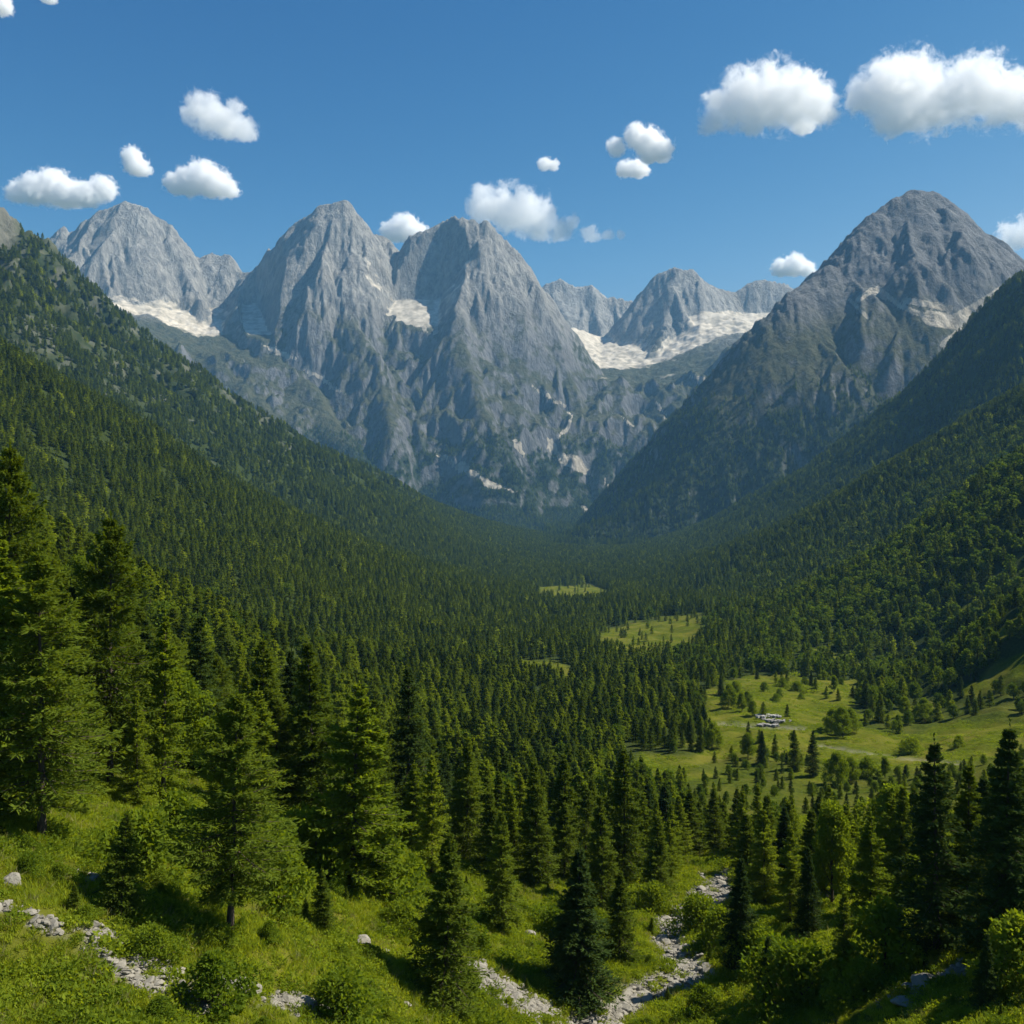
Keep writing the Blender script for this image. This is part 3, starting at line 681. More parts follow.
# trees one can point at: foot (station, line), height in the same units, kind, variant, width, label
NEAR = [
 (42, 838, 282, 'pine', 1, 0.95, 'tallest broad dark-centred pine near the left edge, standing on the grassy slope'),
 (-14, 812, 275, 'larch', 0, 1.1, 'pale green larch cut off by the left edge, beside the tallest pine'),
 (8, 735, 285, 'pine', 0, 0.7, 'high pine at the left edge rising behind the tallest foreground pine'),
 (110, 785, 265, 'pine', 0, 0.75, 'tall narrow olive pine just behind and right of the tallest left pine'),
 (137, 808, 118, 'larch', 1, 0.95, 'short bright larch at the right foot of the tallest left pine'),
 (163, 800, 185, 'larch', 1, 0.85, 'slim pale larch between the tallest left pine and the bare-trunked pine'),
 (200, 775, 160, 'dark', 1, 1.0, 'dark spruce directly behind the bare-trunked pine, to its left'),
 (230, 932, 236, 'pine', 0, 1.0, 'pine with a long bare dark trunk standing alone on the sunny grass'),
 (262, 800, 160, 'spruce', 1, 1.1, 'green spruce behind the right shoulder of the bare-trunked pine'),
 (312, 838, 195, 'spruce', 0, 1.0, 'full green spruce touching the left side of the broad pale larch'),
 (352, 890, 208, 'larch', 0, 1.15, 'broad pale green larch with layered boughs at the top edge of the clearing'),
 (408, 838, 172, 'dark', 1, 0.95, 'tall dark spruce behind the right side of the broad pale larch'),
 (432, 882, 128, 'larch', 1, 0.95, 'slender bright larch right of the broad pale larch'),
 (468, 862, 125, 'spruce', 2, 0.85, 'narrow spruce behind the slender bright larch, right of it'),
 (446, 1006, 176, 'spruce', 2, 1.0, 'young see-through spruce with the dark stem, foremost in the middle of the slope'),
 (501, 932, 120, 'spruce', 1, 0.95, 'small spruce halfway between the see-through spruce and the dense dark one'),
 (537, 886, 124, 'spruce', 1, 1.0, 'spruce behind and left of the dense dark spruce'),
 (578, 998, 152, 'dark', 0, 1.2, 'dense broad dark spruce left of the stony stream bed'),
 (619, 962, 92, 'spruce', 2, 1.0, 'small bright spruce touching the right side of the dense dark spruce'),
 (600, 908, 112, 'spruce', 0, 1.0, 'spruce rising right behind the dense dark spruce'),
 (625, 884, 134, 'spruce', 1, 0.95, 'tallest slim spruce above the head of the stream bed'),
 (656, 898, 82, 'spruce', 2, 1.0, 'short spruce at the upper left end of the stream bed'),
 (120, 913, 100, 'spruce', 2, 1.1, 'small fuzzy cone-shaped spruce alone on the grass below the tallest left pine'),
 (322, 930, 62, 'spruce', 2, 1.0, 'spruce sapling on the grass right of the bare-trunked pine'),
 (315, 882, 70, 'larch', 1, 1.2, 'leafy larch sapling between the bare-trunked pine and the broad pale larch'),
 (740, 966, 110, 'dark', 0, 0.95, 'dark pointed spruce on the right bank of the stony stream bed'),
 (768, 1002, 66, 'dark', 0, 1.1, 'low dark spruce sapling below the pointed spruce, right of the stream bed'),
 (765, 908, 100, 'larch', 0, 1.0, 'light green larch behind the dark pointed spruce on the right bank'),
 (790, 925, 100, 'larch', 1, 1.1, 'light larch in the sunny group right of the dark pointed spruce'),
 (808, 938, 92, 'dark', 0, 0.85, 'narrow dark spruce in the middle of the sunny right-hand group'),
 (843, 985, 92, 'spruce', 1, 0.9, 'slim spruce foremost in the sunny right-hand group'),
 (832, 905, 105, 'leafy', 2, 0.9, 'round-topped leafy tree behind the slim foremost spruce on the right'),
 (870, 915, 100, 'larch', 0, 1.0, 'yellow-green larch left of the two tall dark spruces'),
 (900, 905, 118, 'spruce', 0, 0.9, 'spruce touching the left side of the tall dark spruces at the right'),
 (937, 955, 215, 'dark', 1, 1.05, 'tall ragged dark spruce, the left one of the pair at the right edge'),
 (968, 935, 170, 'spruce', 1, 0.9, 'ragged green spruce between the two tall dark spruces'),
 (1004, 950, 222, 'dark', 0, 1.0, 'tall broad dark spruce, the right one of the pair at the right edge'),
 (985, 1008, 76, 'dark', 0, 0.95, 'small dark spruce on the sunny grass below the tall pair'),
 (70, 775, 190, 'dark', 1, 0.9, 'dark spruce hidden between the two tall left pines'),
 (290, 800, 150, 'dark', 0, 0.8, 'dark spruce in the shade behind the full green spruce'),
 (375, 830, 130, 'spruce', 1, 1.0, 'green spruce peeping over the right side of the broad pale larch'),
 (565, 872, 118, 'spruce', 2, 0.9, 'spruce in the row behind the dense dark spruce, above its tip'),
]
BUSHES = [
 (213, 1012, 64, 0, 'dark rounded bush above the pale scree at the lower left'), (342, 1026, 55, 1, 'green bush at the bottom edge left of the see-through spruce'),
 (885, 968, 72, 0, 'sunlit rounded bush left of the two tall dark spruces'), (800, 1003, 62, 1, 'bright bush right of the low dark spruce sapling'),
 (865, 1000, 40, 1, 'low bush by the shaded rock at the lower right'), (1018, 985, 75, 0, 'sunny bush at the right edge beside the small dark spruce'),
 (700, 930, 36, 1, 'low round bush on the right bank at the top of the stream bed'), (655, 912, 30, 1, 'low round bush at the upper left bank of the stream bed'),
 (722, 945, 40, 0, 'yellow-green bush left of the dark pointed spruce'), (178, 860, 70, 0, 'leafy bush under the slim pale larches on the left'),
 (145, 868, 60, 1, 'bushy clump behind the small cone-shaped spruce'), (275, 900, 70, 0, 'leafy bush at the right foot of the bare-trunked pine'),
 (300, 868, 60, 1, 'bush behind the leafy larch sapling'), (378, 895, 70, 0, 'bright bush under the right boughs of the broad pale larch'),
 (400, 930, 30, 1, 'small low bush on open grass right of the pale larch'), (150, 958, 34, 1, 'low leafy bush between the two scree patches at lower left'),
 (560, 940, 35, 1, 'low bush left of the dense dark spruce foot'), (930, 905, 50, 1, 'pale bush in the shade between the tall dark spruces'),
 (760, 965, 40, 1, 'small bush right beside the dark pointed spruce'), (700, 1015, 34, 0, 'low bush at the bottom edge right of the stream stones'),
 (240, 870, 55, 1, 'bush behind the bare trunk of the lone pine'), (465, 945, 34, 0, 'low bush behind the see-through spruce'),
]
for px, py, hp, kind, var, wide, lab in NEAR:
    x, y, z = ground_at(px, py); plant_tree(kind, var, x, y, z, hp / F * y, lab, None, wide)
for px, py, hp, var, lab in BUSHES:
    x, y, z = ground_at(px, py); plant_tree('bush', var, x, y, z, hp / F * y * 0.9, lab)

MEAD = [(735, 702, 22, 'leafy', 0), (728, 708, 24, 'leafy', 1), (742, 712, 20, 'leafy', 2), (752, 716, 16, 'leafy', 0), (721, 696, 22, 'dark', 0), (748, 706, 15, 'leafy', 1),
 (782, 688, 10, 'bush', 0), (797, 690, 8, 'bush', 1), (811, 686, 16, 'dark', 0), (824, 680, 9, 'bush', 0), (834, 692, 17, 'leafy', 2), (776, 700, 6, 'bush', 1), (801, 699, 6, 'bush', 0),
 (835, 734, 26, 'leafy', 1), (843, 738, 32, 'leafy', 0), (830, 730, 20, 'leafy', 2), (850, 732, 24, 'leafy', 1), (748, 758, 26, 'leafy', 0), (762, 764, 34, 'dark', 0), (775, 758, 24, 'spruce', 1),
 (795, 770, 40, 'spruce', 0), (813, 776, 46, 'dark', 1), (838, 786, 34, 'leafy', 1), (850, 782, 26, 'leafy', 0), (868, 776, 18, 'bush', 0), (885, 778, 22, 'leafy', 2), (912, 752, 14, 'bush', 1), (958, 748, 12, 'bush', 0),
 (700, 752, 30, 'spruce', 1), (712, 748, 26, 'leafy', 1), (690, 742, 28, 'spruce', 0), (905, 716, 20, 'leafy', 0), (925, 722, 24, 'leafy', 1), (880, 722, 30, 'spruce', 2)]
for px, py, hp, kind, var in MEAD:
    x, y, z = ground_at(px, py)
    side = 'left of' if px < 760 else ('right of' if px > 800 else 'near'); ht = 'low' if hp < 16 else ('mid-height' if hp < 28 else 'taller')
    nmx = {'leafy': 'rounded tree', 'dark': 'dark spruce', 'spruce': 'green spruce', 'bush': 'shrub'}[kind]
    where = f'behind and {side}' if py < 715 else (f'level with and {side}' if py < 740 else f'in front and {side}')
    plant_tree(kind, var, x, y, z, hp / F * y, f'{ht} {nmx} on the valley meadow, {where} the bleached stones', f'{ht} {nmx}s {where} the bleached stones')
# forest: random stand over the valley, thinned on meadows, crags and above the tree line
cell = (GX[:-1, 1:] - GX[:-1, :-1]) * (GY[1:, :-1] - GY[:-1, :-1])
slopef = 1.0
dens = np.interp(GD, [60, 150, 400, 1000, 2500, 4200], [1 / 13., 1 / 19., 1 / 26., 1 / 42., 1 / 60., 1 / 75.])
w = dens.copy()
w *= (GPX > -260) * (GPX < 1290) * ((GPX < 1050) | (GD > 240))
w *= 1 - np.clip((meadow - past * (meadow < 0.63)) * 1.2, 0, 0.985 - 0.05 * (GD > 400)) * (GD > 130)
w *= 1 - 0.12 * smooth(640, 700, GPX) * smooth(145, 165, GD) * smooth(330, 250, GD)
w *= np.where(GD < 140, (GPY < CLEAR - 14) & (GPY < 905), True)
w *= 1 - smooth(34, 20, dist_path(GPX, GPY, STREAM)) * (GD < 140)
tl = smooth(760, 520, GZ + 120 * fbm(GX, GY, 220, 3, 61))
thin = 1 - 0.78 * smooth(0.0, 0.2, fbm(GX, GY * 0.5, 60, 4, 62)) * (GPX < 480) * smooth(1400, 1700, GD) * smooth(0, 120, GZ)
w *= np.where((GPX < 480) & (GD > 1300), tl * thin, 1) * (1 - 0.9 * crag)
w *= np.clip(0.85 + 0.9 * fbm(GX, GY, 45, 3, 63), 0.25, 1.5)
w *= GD < 4300
# hidden back slopes need no trees: keep cells whose ground or tree tops are seen
run = np.minimum.accumulate(GPY, axis=0); w *= (GPY - 26 * F / GD) < run + 3
ww = (w[:-1, :-1] * cell); tot = ww.sum(); n = rng.poisson(ww)
ii, jj = np.nonzero(n); cnt = n[ii, jj]
ii, jj = np.repeat(ii, cnt), np.repeat(jj, cnt)
rr = ii + rng.random(len(ii)); cc = jj + rng.random(len(jj))
fx, fy, fz = (interp_grid(A, rr, cc) for A in (GX, GY, GZ)); fpx = interp_grid(GPX, rr, cc)
# spacing
order = np.argsort(fy); keep = np.zeros(len(fx), bool); occ = {}
for x, y, h in placed:
    occ.setdefault((int(x // 4), int(y // 4)), []).append((x, y, 2.6 if h > 3 else 1.2))
for i in order:
    x, y = fx[i], fy[i]; mn = 2.8 if y < 300 else 3.2
    if y < 1500:
        a, b = int(x // 4), int(y // 4); bad = False
        for da in (-1, 0, 1):
            for db_ in (-1, 0, 1):
                for (u, v_, m2) in occ.get((a + da, b + db_), ()):
                    if (u - x)**2 + (v_ - y)**2 < max(mn, m2)**2: bad = True; break
                if bad: break
            if bad: break
        if bad: continue
        occ.setdefault((a, b), []).append((x, y, mn))
    keep[i] = True
fx, fy, fz, fpx, rr, cc = fx[keep], fy[keep], fz[keep], fpx[keep], rr[keep], cc[keep]
N = len(fx)
H0 = np.interp(fy, [60, 120, 300, 600, 1200, 3000], [9.8, 8.8, 8.8, 11.5, 16.5, 17.5])
H0 *= 1 + 0.35 * smooth(360, 120, fpx) * smooth(320, 160, fy) * np.clip(rng.lognormal(0, 0.28, N), 0.45, 1.6)
# broadleaf share: meadow edge and the near right hillside
share = smooth(560, 900, fpx) * smooth(130, 230, fy) * smooth(1700, 700, fy) * 0.42 + 0.05 * smooth(700, 400, fy)
leafy = rng.random(N) < share
H0 = np.where(leafy, H0 * 0.85, H0)
pasture = smooth(600, 690, fpx) * smooth(140, 165, fy) * smooth(330, 250, fy)
H0 *= 1 - 0.33 * pasture
near_m = interp_grid(blur(meadow, 14), rr, cc); H0 *= 1 - 0.45 * smooth(0.15, 0.6, near_m) * (fy > 130)
kinds = np.where(leafy, 4, rng.choice([0, 1, 2, 3], N, p=[0.08, 0.46, 0.20, 0.26]))
kinds = np.where((fy > 500) & (kinds == 3) & (rng.random(N) < 0.8), 1, kinds)
lw = (fpx < 470) & (fy < 330); kinds = np.where(lw & (kinds < 4), rng.choice([0, 1, 2, 3], N, p=[.22, .26, .12, .40]), kinds)
sunny = (fpx > 640) & (fpx < 930) & (fy < 165); kinds = np.where(sunny, rng.choice([1, 2, 3, 4], N, p=[.38, .2, .34, .08]), kinds)
KN = ['pine', 'spruce', 'dark', 'larch', 'leafy']
fpy = 512 - fz / fy * F; app = H0 / fy
vis = (fpx > -60) & (fpx < 1084) & (fpy - app * F < 1030)
rank = np.argsort(-(app * vis))
NIND = max(0, 300 - ntree + len(BUSHES))
sel = np.zeros(N, bool); sel[rank[:NIND]] = True
TONE = {'pine': 'olive pine', 'spruce': 'mid green spruce', 'dark': 'dark green spruce', 'larch': 'light green larch', 'leafy': 'rounded leafy tree'}
def zone(px, py, d):
    if px < 250: s = 'the steep wood behind the left pines'
    elif px < 440: s = 'the wood behind the broad pale larch'
    elif px < 590: s = 'the stand behind the dense dark spruce'
    elif px < 720: s = 'the stand above the stream bed'
    elif px < 900: s = 'the wood in front of the meadow'
    else: s = 'the wood behind the dark right pair'
    return s
fr = np.percentile(fy[sel], [33, 66])
for i in np.nonzero(sel)[0]:
    k = KN[kinds[i]]; rowt = 'front' if fy[i] < fr[0] else ('middle' if fy[i] < fr[1] else 'back')
    zz = zone(fpx[i], fpy[i], fy[i]); size = 'tall' if H0[i] > 14 else ('small' if H0[i] < 10 else 'mid-sized')
    lab = f'{size} {TONE[k]}, {rowt} rows of {zz}'
    plant_tree(k, int(rng.integers(0, 9)), fx[i], fy[i], fz[i], float(H0[i]), lab, f'{size} {TONE[k]}s, {rowt} rows of {zz}', rng.uniform(0.95, 1.3))

# low-detail trees for the rest of the wood, one object
def lodmesh(name, tr, cr, mat, cut=None):
    V, Fc = merge([tr, cr]); mi = np.concatenate([np.zeros(len(tr[1])), np.ones(len(cr[1]))])
    m = np_mesh(name, V, Fc, mi); m.materials.append(bark); m.materials.append(MATS[mat]); return m
def lodobj(name, m):
    return bpy.data.objects.new(name, m)
LOD = {}
def cl(name, mat, **kw): tr, cr = conifer(lod=1, **kw); return lodobj(name, lodmesh(name, tr, cr, mat))
def bll(name, mat, **kw): tr, cr = broadleaf(lod=1, **kw); return lodobj(name, lodmesh(name, tr, cr, mat))
# mid distance (to ~500 m) and far
MID = [[cl('pine_mid', 'spruce', seed=41, h=1, r=.27, clear=.15, whorls=20, per=6, stations=7, twigs=2, leaf=.055, lw=.022, power=.62)],
       [cl('spruce_mid', 'spruce', seed=42 + q, h=1, r=.215 + .025 * q, clear=.04, whorls=24, per=6, stations=6, twigs=2, leaf=.06, lw=.022, power=.92) for q in range(3)],
       [cl('dark_mid', 'dark', seed=46 + q, h=1, r=.215 + .025 * q, clear=.04, whorls=24, per=6, stations=6, twigs=2, leaf=.06, lw=.022, power=.85, gap=.05 + .1 * q) for q in range(2)],
       [cl('larch_mid', 'larch', seed=49, h=1, r=.27, clear=.05, whorls=22, per=6, stations=7, twigs=2, leaf=.05, lw=.028, power=.75)],
       [bll('leafy_mid', 'canopy', seed=51 + q, h=1, r=.36 - .05 * q, nblob=20, per=70, leaf=.07, lw=.05) for q in range(3)]]
FAR = [[cl('pine_far', 'spruce', seed=61, h=1, r=.2, clear=.1, whorls=13, per=5, stations=4, twigs=1, leaf=.12, lw=.06, power=.62)],
       [cl('spruce_far', 'spruce', seed=62 + q, h=1, r=.20 + .025 * q, clear=.04, whorls=15, per=6, stations=3, twigs=1, leaf=.095, lw=.05, power=.95) for q in range(3)],
       [cl('dark_far', 'dark', seed=66 + q, h=1, r=.20 + .025 * q, clear=.04, whorls=15, per=6, stations=3, twigs=1, leaf=.095, lw=.05, power=.9) for q in range(2)],
       [cl('larch_far', 'larch', seed=69, h=1, r=.24, clear=.05, whorls=12, per=5, stations=4, twigs=1, leaf=.12, lw=.06, power=.6)],
       [bll('leafy_far', 'canopy', seed=71 + q, h=1, r=.38 - .05 * q, nblob=14, per=26, leaf=.13, lw=.1) for q in range(2)]]
def scatter(name, pts, rot, scl, idx, protos, label, cat):
    """one 'stuff' object: a point cloud mesh whose geometry nodes put a source mesh on every point"""
    m = bpy.data.meshes.new(name); m.vertices.add(len(pts)); m.vertices.foreach_set('co', np.asarray(pts, np.float32).ravel())
    a = m.attributes.new('rot', 'FLOAT_VECTOR', 'POINT'); a.data.foreach_set('vector', np.asarray(rot, np.float32).ravel())
    a = m.attributes.new('scl', 'FLOAT_VECTOR', 'POINT'); a.data.foreach_set('vector', np.asarray(scl, np.float32).ravel())
    a = m.attributes.new('idx', 'INT', 'POINT'); a.data.foreach_set('value', np.asarray(idx, np.int32))
    o = bpy.data.objects.new(name, m); COL.objects.link(o)
    tree = bpy.data.node_groups.new(name, 'GeometryNodeTree')
    tree.interface.new_socket('Geometry', in_out='INPUT', socket_type='NodeSocketGeometry')
    tree.interface.new_socket('Geometry', in_out='OUTPUT', socket_type='NodeSocketGeometry')
    N_, L_ = tree.nodes, tree.links
    gi, go = N_.new('NodeGroupInput'), N_.new('NodeGroupOutput')
    def na(nm, dt):
        q = N_.new('GeometryNodeInputNamedAttribute'); q.data_type = dt; q.inputs[0].default_value = nm; return q.outputs[0]
    ar, as_, ai = na('rot', 'FLOAT_VECTOR'), na('scl', 'FLOAT_VECTOR'), na('idx', 'INT')
    j = N_.new('GeometryNodeJoinGeometry')
    for k, p in enumerate(protos):
        oi = N_.new('GeometryNodeObjectInfo'); oi.inputs['Object'].default_value = p; oi.inputs['As Instance'].default_value = True
        cmp_ = N_.new('FunctionNodeCompare'); cmp_.data_type = 'INT'; cmp_.operation = 'EQUAL'
        L_.new(ai, cmp_.inputs[2]); cmp_.inputs[3].default_value = k
        ip = N_.new('GeometryNodeInstanceOnPoints')
        L_.new(gi.outputs[0], ip.inputs['Points']); L_.new(cmp_.outputs[0], ip.inputs['Selection']); L_.new(oi.outputs['Geometry'], ip.inputs['Instance'])
        L_.new(ar, ip.inputs['Rotation']); L_.new(as_, ip.inputs['Scale']); L_.new(ip.outputs[0], j.inputs[0])
    L_.new(j.outputs[0], go.inputs[0])
    md = o.modifiers.new('scatter', 'NODES'); md.node_group = tree
    tag(o, label, cat, None, 'stuff'); return o
rest = ~sel
allp = []; offs = {}
for lv, S0 in (('m', MID), ('f', FAR)):
    for ki, lst in enumerate(S0):
        offs[(lv, ki)] = (len(allp), len(lst)); allp += lst
ix = np.nonzero(rest)[0]; idx = np.zeros(len(ix), int); u = rng.random(len(ix))
for lv, msk in (('m', fy[ix] < 520), ('f', fy[ix] >= 520)):
    for ki in range(5):
        o0, ln_ = offs[(lv, ki)]; q = msk & (kinds[ix] == ki); idx[q] = o0 + (u[q] * ln_).astype(int)
NI = len(ix); NF = len(FOOT); o1, l1 = offs[('f', 1)]; o2, l2 = offs[('f', 2)]
idx = np.concatenate([idx, rng.choice(list(range(o1, o1 + l1)) + list(range(o2, o2 + l2)), NF)])
PT = np.concatenate([np.stack([fx[ix], fy[ix], fz[ix] - 0.2], -1), FOOT]); hh = np.concatenate([H0[ix], 15 * np.clip(rng.lognormal(0, .25, NF), .5, 1.6)])
NI += NF; rot = np.stack([rng.normal(0, 0.025, NI), rng.normal(0, 0.025, NI), rng.uniform(0, 6.28, NI)], -1)
wd = rng.uniform(0.95, 1.35, NI) * np.interp(PT[:, 1], [300, 1000, 2500], [1.0, 1.05, 1.15])
scl = np.stack([hh * wd, hh * wd, hh], -1)
scatter('forest', PT, rot, scl, idx, allp, 'endless conifer and mixed forest filling the valley and its slopes', 'forest')
print('TREES individual', ntree, 'forest', len(ix))

# ------------------------------------------------------------------ grass and herbs of the clearing
def tuft(seed, n, h, rad, w, mat, herb=False):
    g = np.random.default_rng(seed); a = g.uniform(0, 6.28, n); q = np.sqrt(g.random(n)) * rad
    p = np.stack([np.cos(a) * q, np.sin(a) * q, np.full(n, -0.03)], -1)
    if herb: p[:, 2] = g.uniform(0, h, n) * (1 - 0.5 * q / rad)
    d = np.stack([g.normal(0, 0.45, n), g.normal(0, 0.45, n), g.uniform(0.15 if herb else 0.7, 1, n)], -1)
    if herb: d[:, :2] *= 2
    V, Fc = leaves(p, d, (h * (0.45 if herb else 1)) * g.uniform(0.5, 1.15, n), w * g.uniform(0.6, 1.4, n), g, 1.5)
    m = np_mesh('tuft', V, Fc); m.materials.append(MATS[mat]); return bpy.data.objects.new('tuft', m)
MATS['straw'] = leaf_mat('dry_stalks', (0.11, 0.10, 0.04), (0.19, 0.165, 0.075), 0.35)
TUFTS = [tuft(81, 44, 0.34, 0.30, 0.035, 'grass'), tuft(82, 50, 0.26, 0.34, 0.035, 'grass'), tuft(83, 90, 0.40, 0.36, 0.075, 'herb', True), tuft(84, 90, 0.28, 0.42, 0.06, 'herb', True), tuft(85, 26, 0.55, 0.25, 0.022, 'straw'), tuft(86, 110, 0.42, 0.4, 0.055, 'leafy', True)]
dn = np.interp(GD, [30, 60, 110, 170], [20.0, 13.0, 6.0, 1.6]) * (GPX > -160) * (GPX < 1400) * (GD < 170) * (GD > 27)
dn = dn * (1 - np.clip(blur(grav, 3) * 1.7, 0, 0.985)) * np.clip(0.9 + 0.9 * fbm(GX, GY, 6, 3, 85), 0.2, 1.6)
n = rng.poisson(dn[:-1, :-1] * cell); ii, jj = np.nonzero(n); c_ = n[ii, jj]; ii, jj = np.repeat(ii, c_), np.repeat(jj, c_)
rr = ii + rng.random(len(ii)); cc = jj + rng.random(len(jj)); g3 = np.stack([interp_grid(A, rr, cc) for A in (GX, GY, GZ)], -1)
hb = fbm(g3[:, 0], g3[:, 1], 4, 3, 86) + rng.normal(0, 0.14, len(g3)) > 0.10
gidx = np.where(hb, 2, 0) + rng.integers(0, 2, len(g3)); gidx = np.where(rng.random(len(g3)) < 0.07, 4, gidx); gidx = np.where((fbm(g3[:, 0], g3[:, 1], 5, 3, 87) > 0.14) & (rng.random(len(g3)) < 0.3), 5, gidx)
s_ = rng.uniform(0.6, 1.35, len(g3)) * (1 + 0.4 * smooth(0.1, 0.4, fbm(g3[:, 0], g3[:, 1], 5, 3, 87))) * np.interp(g3[:, 1], [40, 120], [1, 1.5])
scatter('grass', g3, np.stack([rng.normal(0, .15, len(g3)), rng.normal(0, .15, len(g3)), rng.uniform(0, 6.28, len(g3))], -1), np.stack([s_] * 3, -1), gidx, TUFTS,
        'long sunlit grass and low herbs covering the foreground slope', 'grass')
print('GRASS', len(g3))
# scattered tussocks and dwarf shrubs on the far pasture
dn = 0.16 * (blur(mead) > 0.5) * (0.2 + 1.6 * smooth(-0.05, 0.2, fbm(GX, GY, 14, 3, 89))) * (GD < 520) + 0.0
n = rng.poisson(dn[:-1, :-1] * cell); ii, jj = np.nonzero(n)
rr = ii + rng.random(len(ii)); cc = jj + rng.random(len(jj)); g4 = np.stack([interp_grid(A, rr, cc) for A in (GX, GY, GZ)], -1)
s4 = rng.lognormal(0.0, 0.5, len(g4)) * 1.2
scatter('tussocks', g4, np.stack([np.zeros(len(g4))] * 2 + [rng.uniform(0, 6.28, len(g4))], -1), np.stack([s4 * 1.6, s4 * 1.6, s4 * 0.8], -1), rng.integers(2, 4, len(g4)), TUFTS,
        'tussocks dotted over the bright valley meadow', 'grass')

# ------------------------------------------------------------------ stones
def rock_mesh(seed, sub=3):
    import bmesh
    g = random.Random(seed); bm = bmesh.new(); bmesh.ops.create_icosphere(bm, subdivisions=sub, radius=1)
    from mathutils import Vector, noise
    pl = []
    for k in range(9):
        d = Vector((g.gauss(0, 1), g.gauss(0, 1), g.gauss(0, 1))).normalized(); pl.append((d, g.uniform(0.55, 0.88)))
    off = Vector((g.uniform(0, 50), g.uniform(0, 50), 0)); sq = Vector((g.uniform(0.8, 1.3), g.uniform(0.7, 1.0), g.uniform(0.42, 0.7)))
    for v_ in bm.verts:
        c = v_.co.copy()
        for d, k in pl:
            t = c.dot(d)
            if t > k: c -= d * (t - k)
        c *= 1 + 0.10 * noise.noise(c * 2.2 + off) + 0.04 * noise.noise(c * 6 + off)
        v_.co = Vector((c.x * sq.x, c.y * sq.y, c.z * sq.z))
    m = bpy.data.meshes.new('stone'); bm.to_mesh(m); bm.free(); return m
stone = stone_mat('pale_limestone')
RM = []
for k in range(6):
    m = rock_mesh(100 + k, 4 if k < 3 else 3); m.materials.append(stone); RM.append(m)
def boulder(px, py, w_px, var, label, tall=1.0, rotz=None, group=None, dmin=None):
    x, y, z = ground_at(px, py); s = w_px / F * y * 0.4
    o = bpy.data.objects.new('boulder', RM[var % 6]); COL.objects.link(o); o.location = (x, y, z + s * 0.18 * tall)
    o.scale = (s, s, s * 1.2 * tall); o.rotation_euler = (random.gauss(0, .12), random.gauss(0, .12), random.uniform(0, 6.28) if rotz is None else rotz)
    tag(o, label, 'boulder', group); return o
B = [(12, 884, 24, 0, 'pointed pale boulder at the left edge on the grass above the stony track', 1.6), (93, 926, 14, 1, 'whitish boulder at the right end of the stony track on the left', 1.3),
     (176, 858, 12, 2, 'grey boulder in the grass left of the bare-trunked pine', 1.5), (362, 944, 24, 0, 'rounded grey boulder alone on the open grass below the pale larch', 1.2),
     (387, 952, 10, 3, 'small flat stone just right of the lone rounded boulder', 1), (138, 988, 14, 2, 'upright pale stone in the lower left scree', 1.4),
     (118, 968, 20, 4, 'long flat slab at the top of the lower left scree', 0.6), (160, 992, 20, 1, 'wide pale slab in the middle of the lower left scree', 0.6),
     (170, 975, 26, 5, 'largest flat slab at the upper right of the lower left scree', 0.5), (72, 1018, 12, 3, 'small white stone in the grass at the bottom left', 1.1),
     (250, 992, 32, 2, 'tilted pale rock slab under the dark rounded bush', 0.8), (262, 1000, 12, 4, 'small stone at the right end of the tilted slab', 0.8),
     (298, 1006, 18, 5, 'flat rock in the grass between the tilted slab and the bottom bush', 0.6), (462, 985, 12, 3, 'small stone right of the see-through spruce foot', 0.8),
     (406, 1004, 16, 1, 'flat pale stone just left of the see-through spruce foot', 0.5), (705, 1000, 24, 0, 'grey rounded boulder on the grass right of the stream bed', 1.0),
     (686, 966, 16, 1, 'dark rounded boulder in the middle of the stream bed', 1.1), (530, 935, 18, 5, 'pale rock in the grass left of the dense dark spruce', 0.8),
     (905, 1004, 34, 2, 'pale flat rock in sun at the lower right, below the shaded one', 0.5), (925, 985, 44, 1, 'broad rock lying in the shade of the tall dark pair', 0.7),
     (60, 925, 12, 4, 'small stone in the middle of the stony track on the left', 0.7), (30, 912, 16, 5, 'flat slab at the left end of the stony track', 0.5),
     (590, 1018, 20, 3, 'large pale block at the bottom edge of the stream bed', 0.8), (640, 990, 18, 4, 'large flat block where the stream bed bends', 0.7)]
for a in B: boulder(*a[:5], tall=a[5])
def sample(wt, n):
    pz = (wt[:-1, :-1] * cell).ravel(); pz = pz / pz.sum(); q = rng.choice(len(pz), n, p=pz)
    i, j = np.unravel_index(q, cell.shape); r_, c_ = i + rng.random(n), j + rng.random(n)
    return np.stack([interp_grid(A, r_, c_) for A in (GX, GY, GZ)], -1), interp_grid(GPX, r_, c_)
# knee-high scrub in the grass
q, qp = sample(np.clip(nearg - strm, 0, 1) * (GPX > -60) * (GPX < 1090) * (0.15 + smooth(0, 0.3, fbm(GX, GY, 9, 3, 88))), 420)
scrub = [bpy.data.objects.new('scrub', PR['bush'][k].crown) for k in (0, 1)] + [bpy.data.objects.new('scrub', PR['spruce'][2].crown)]
sI = rng.choice([0, 1, 2], len(q), p=[.45, .42, .13]); sS = rng.uniform(0.2, 0.5, len(q)) * np.where(sI == 2, 0.3, 1.0)
scatter('undergrowth', q, np.stack([np.zeros(len(q))] * 2 + [rng.uniform(0, 6.28, len(q))], -1), np.stack([sS * rng.uniform(0.9, 1.6, len(q)), sS, sS * rng.uniform(0.6, 1.1, len(q))], -1), sI, scrub,
        'knee-high scrub and seedlings scattered through the foreground grass', 'undergrowth')
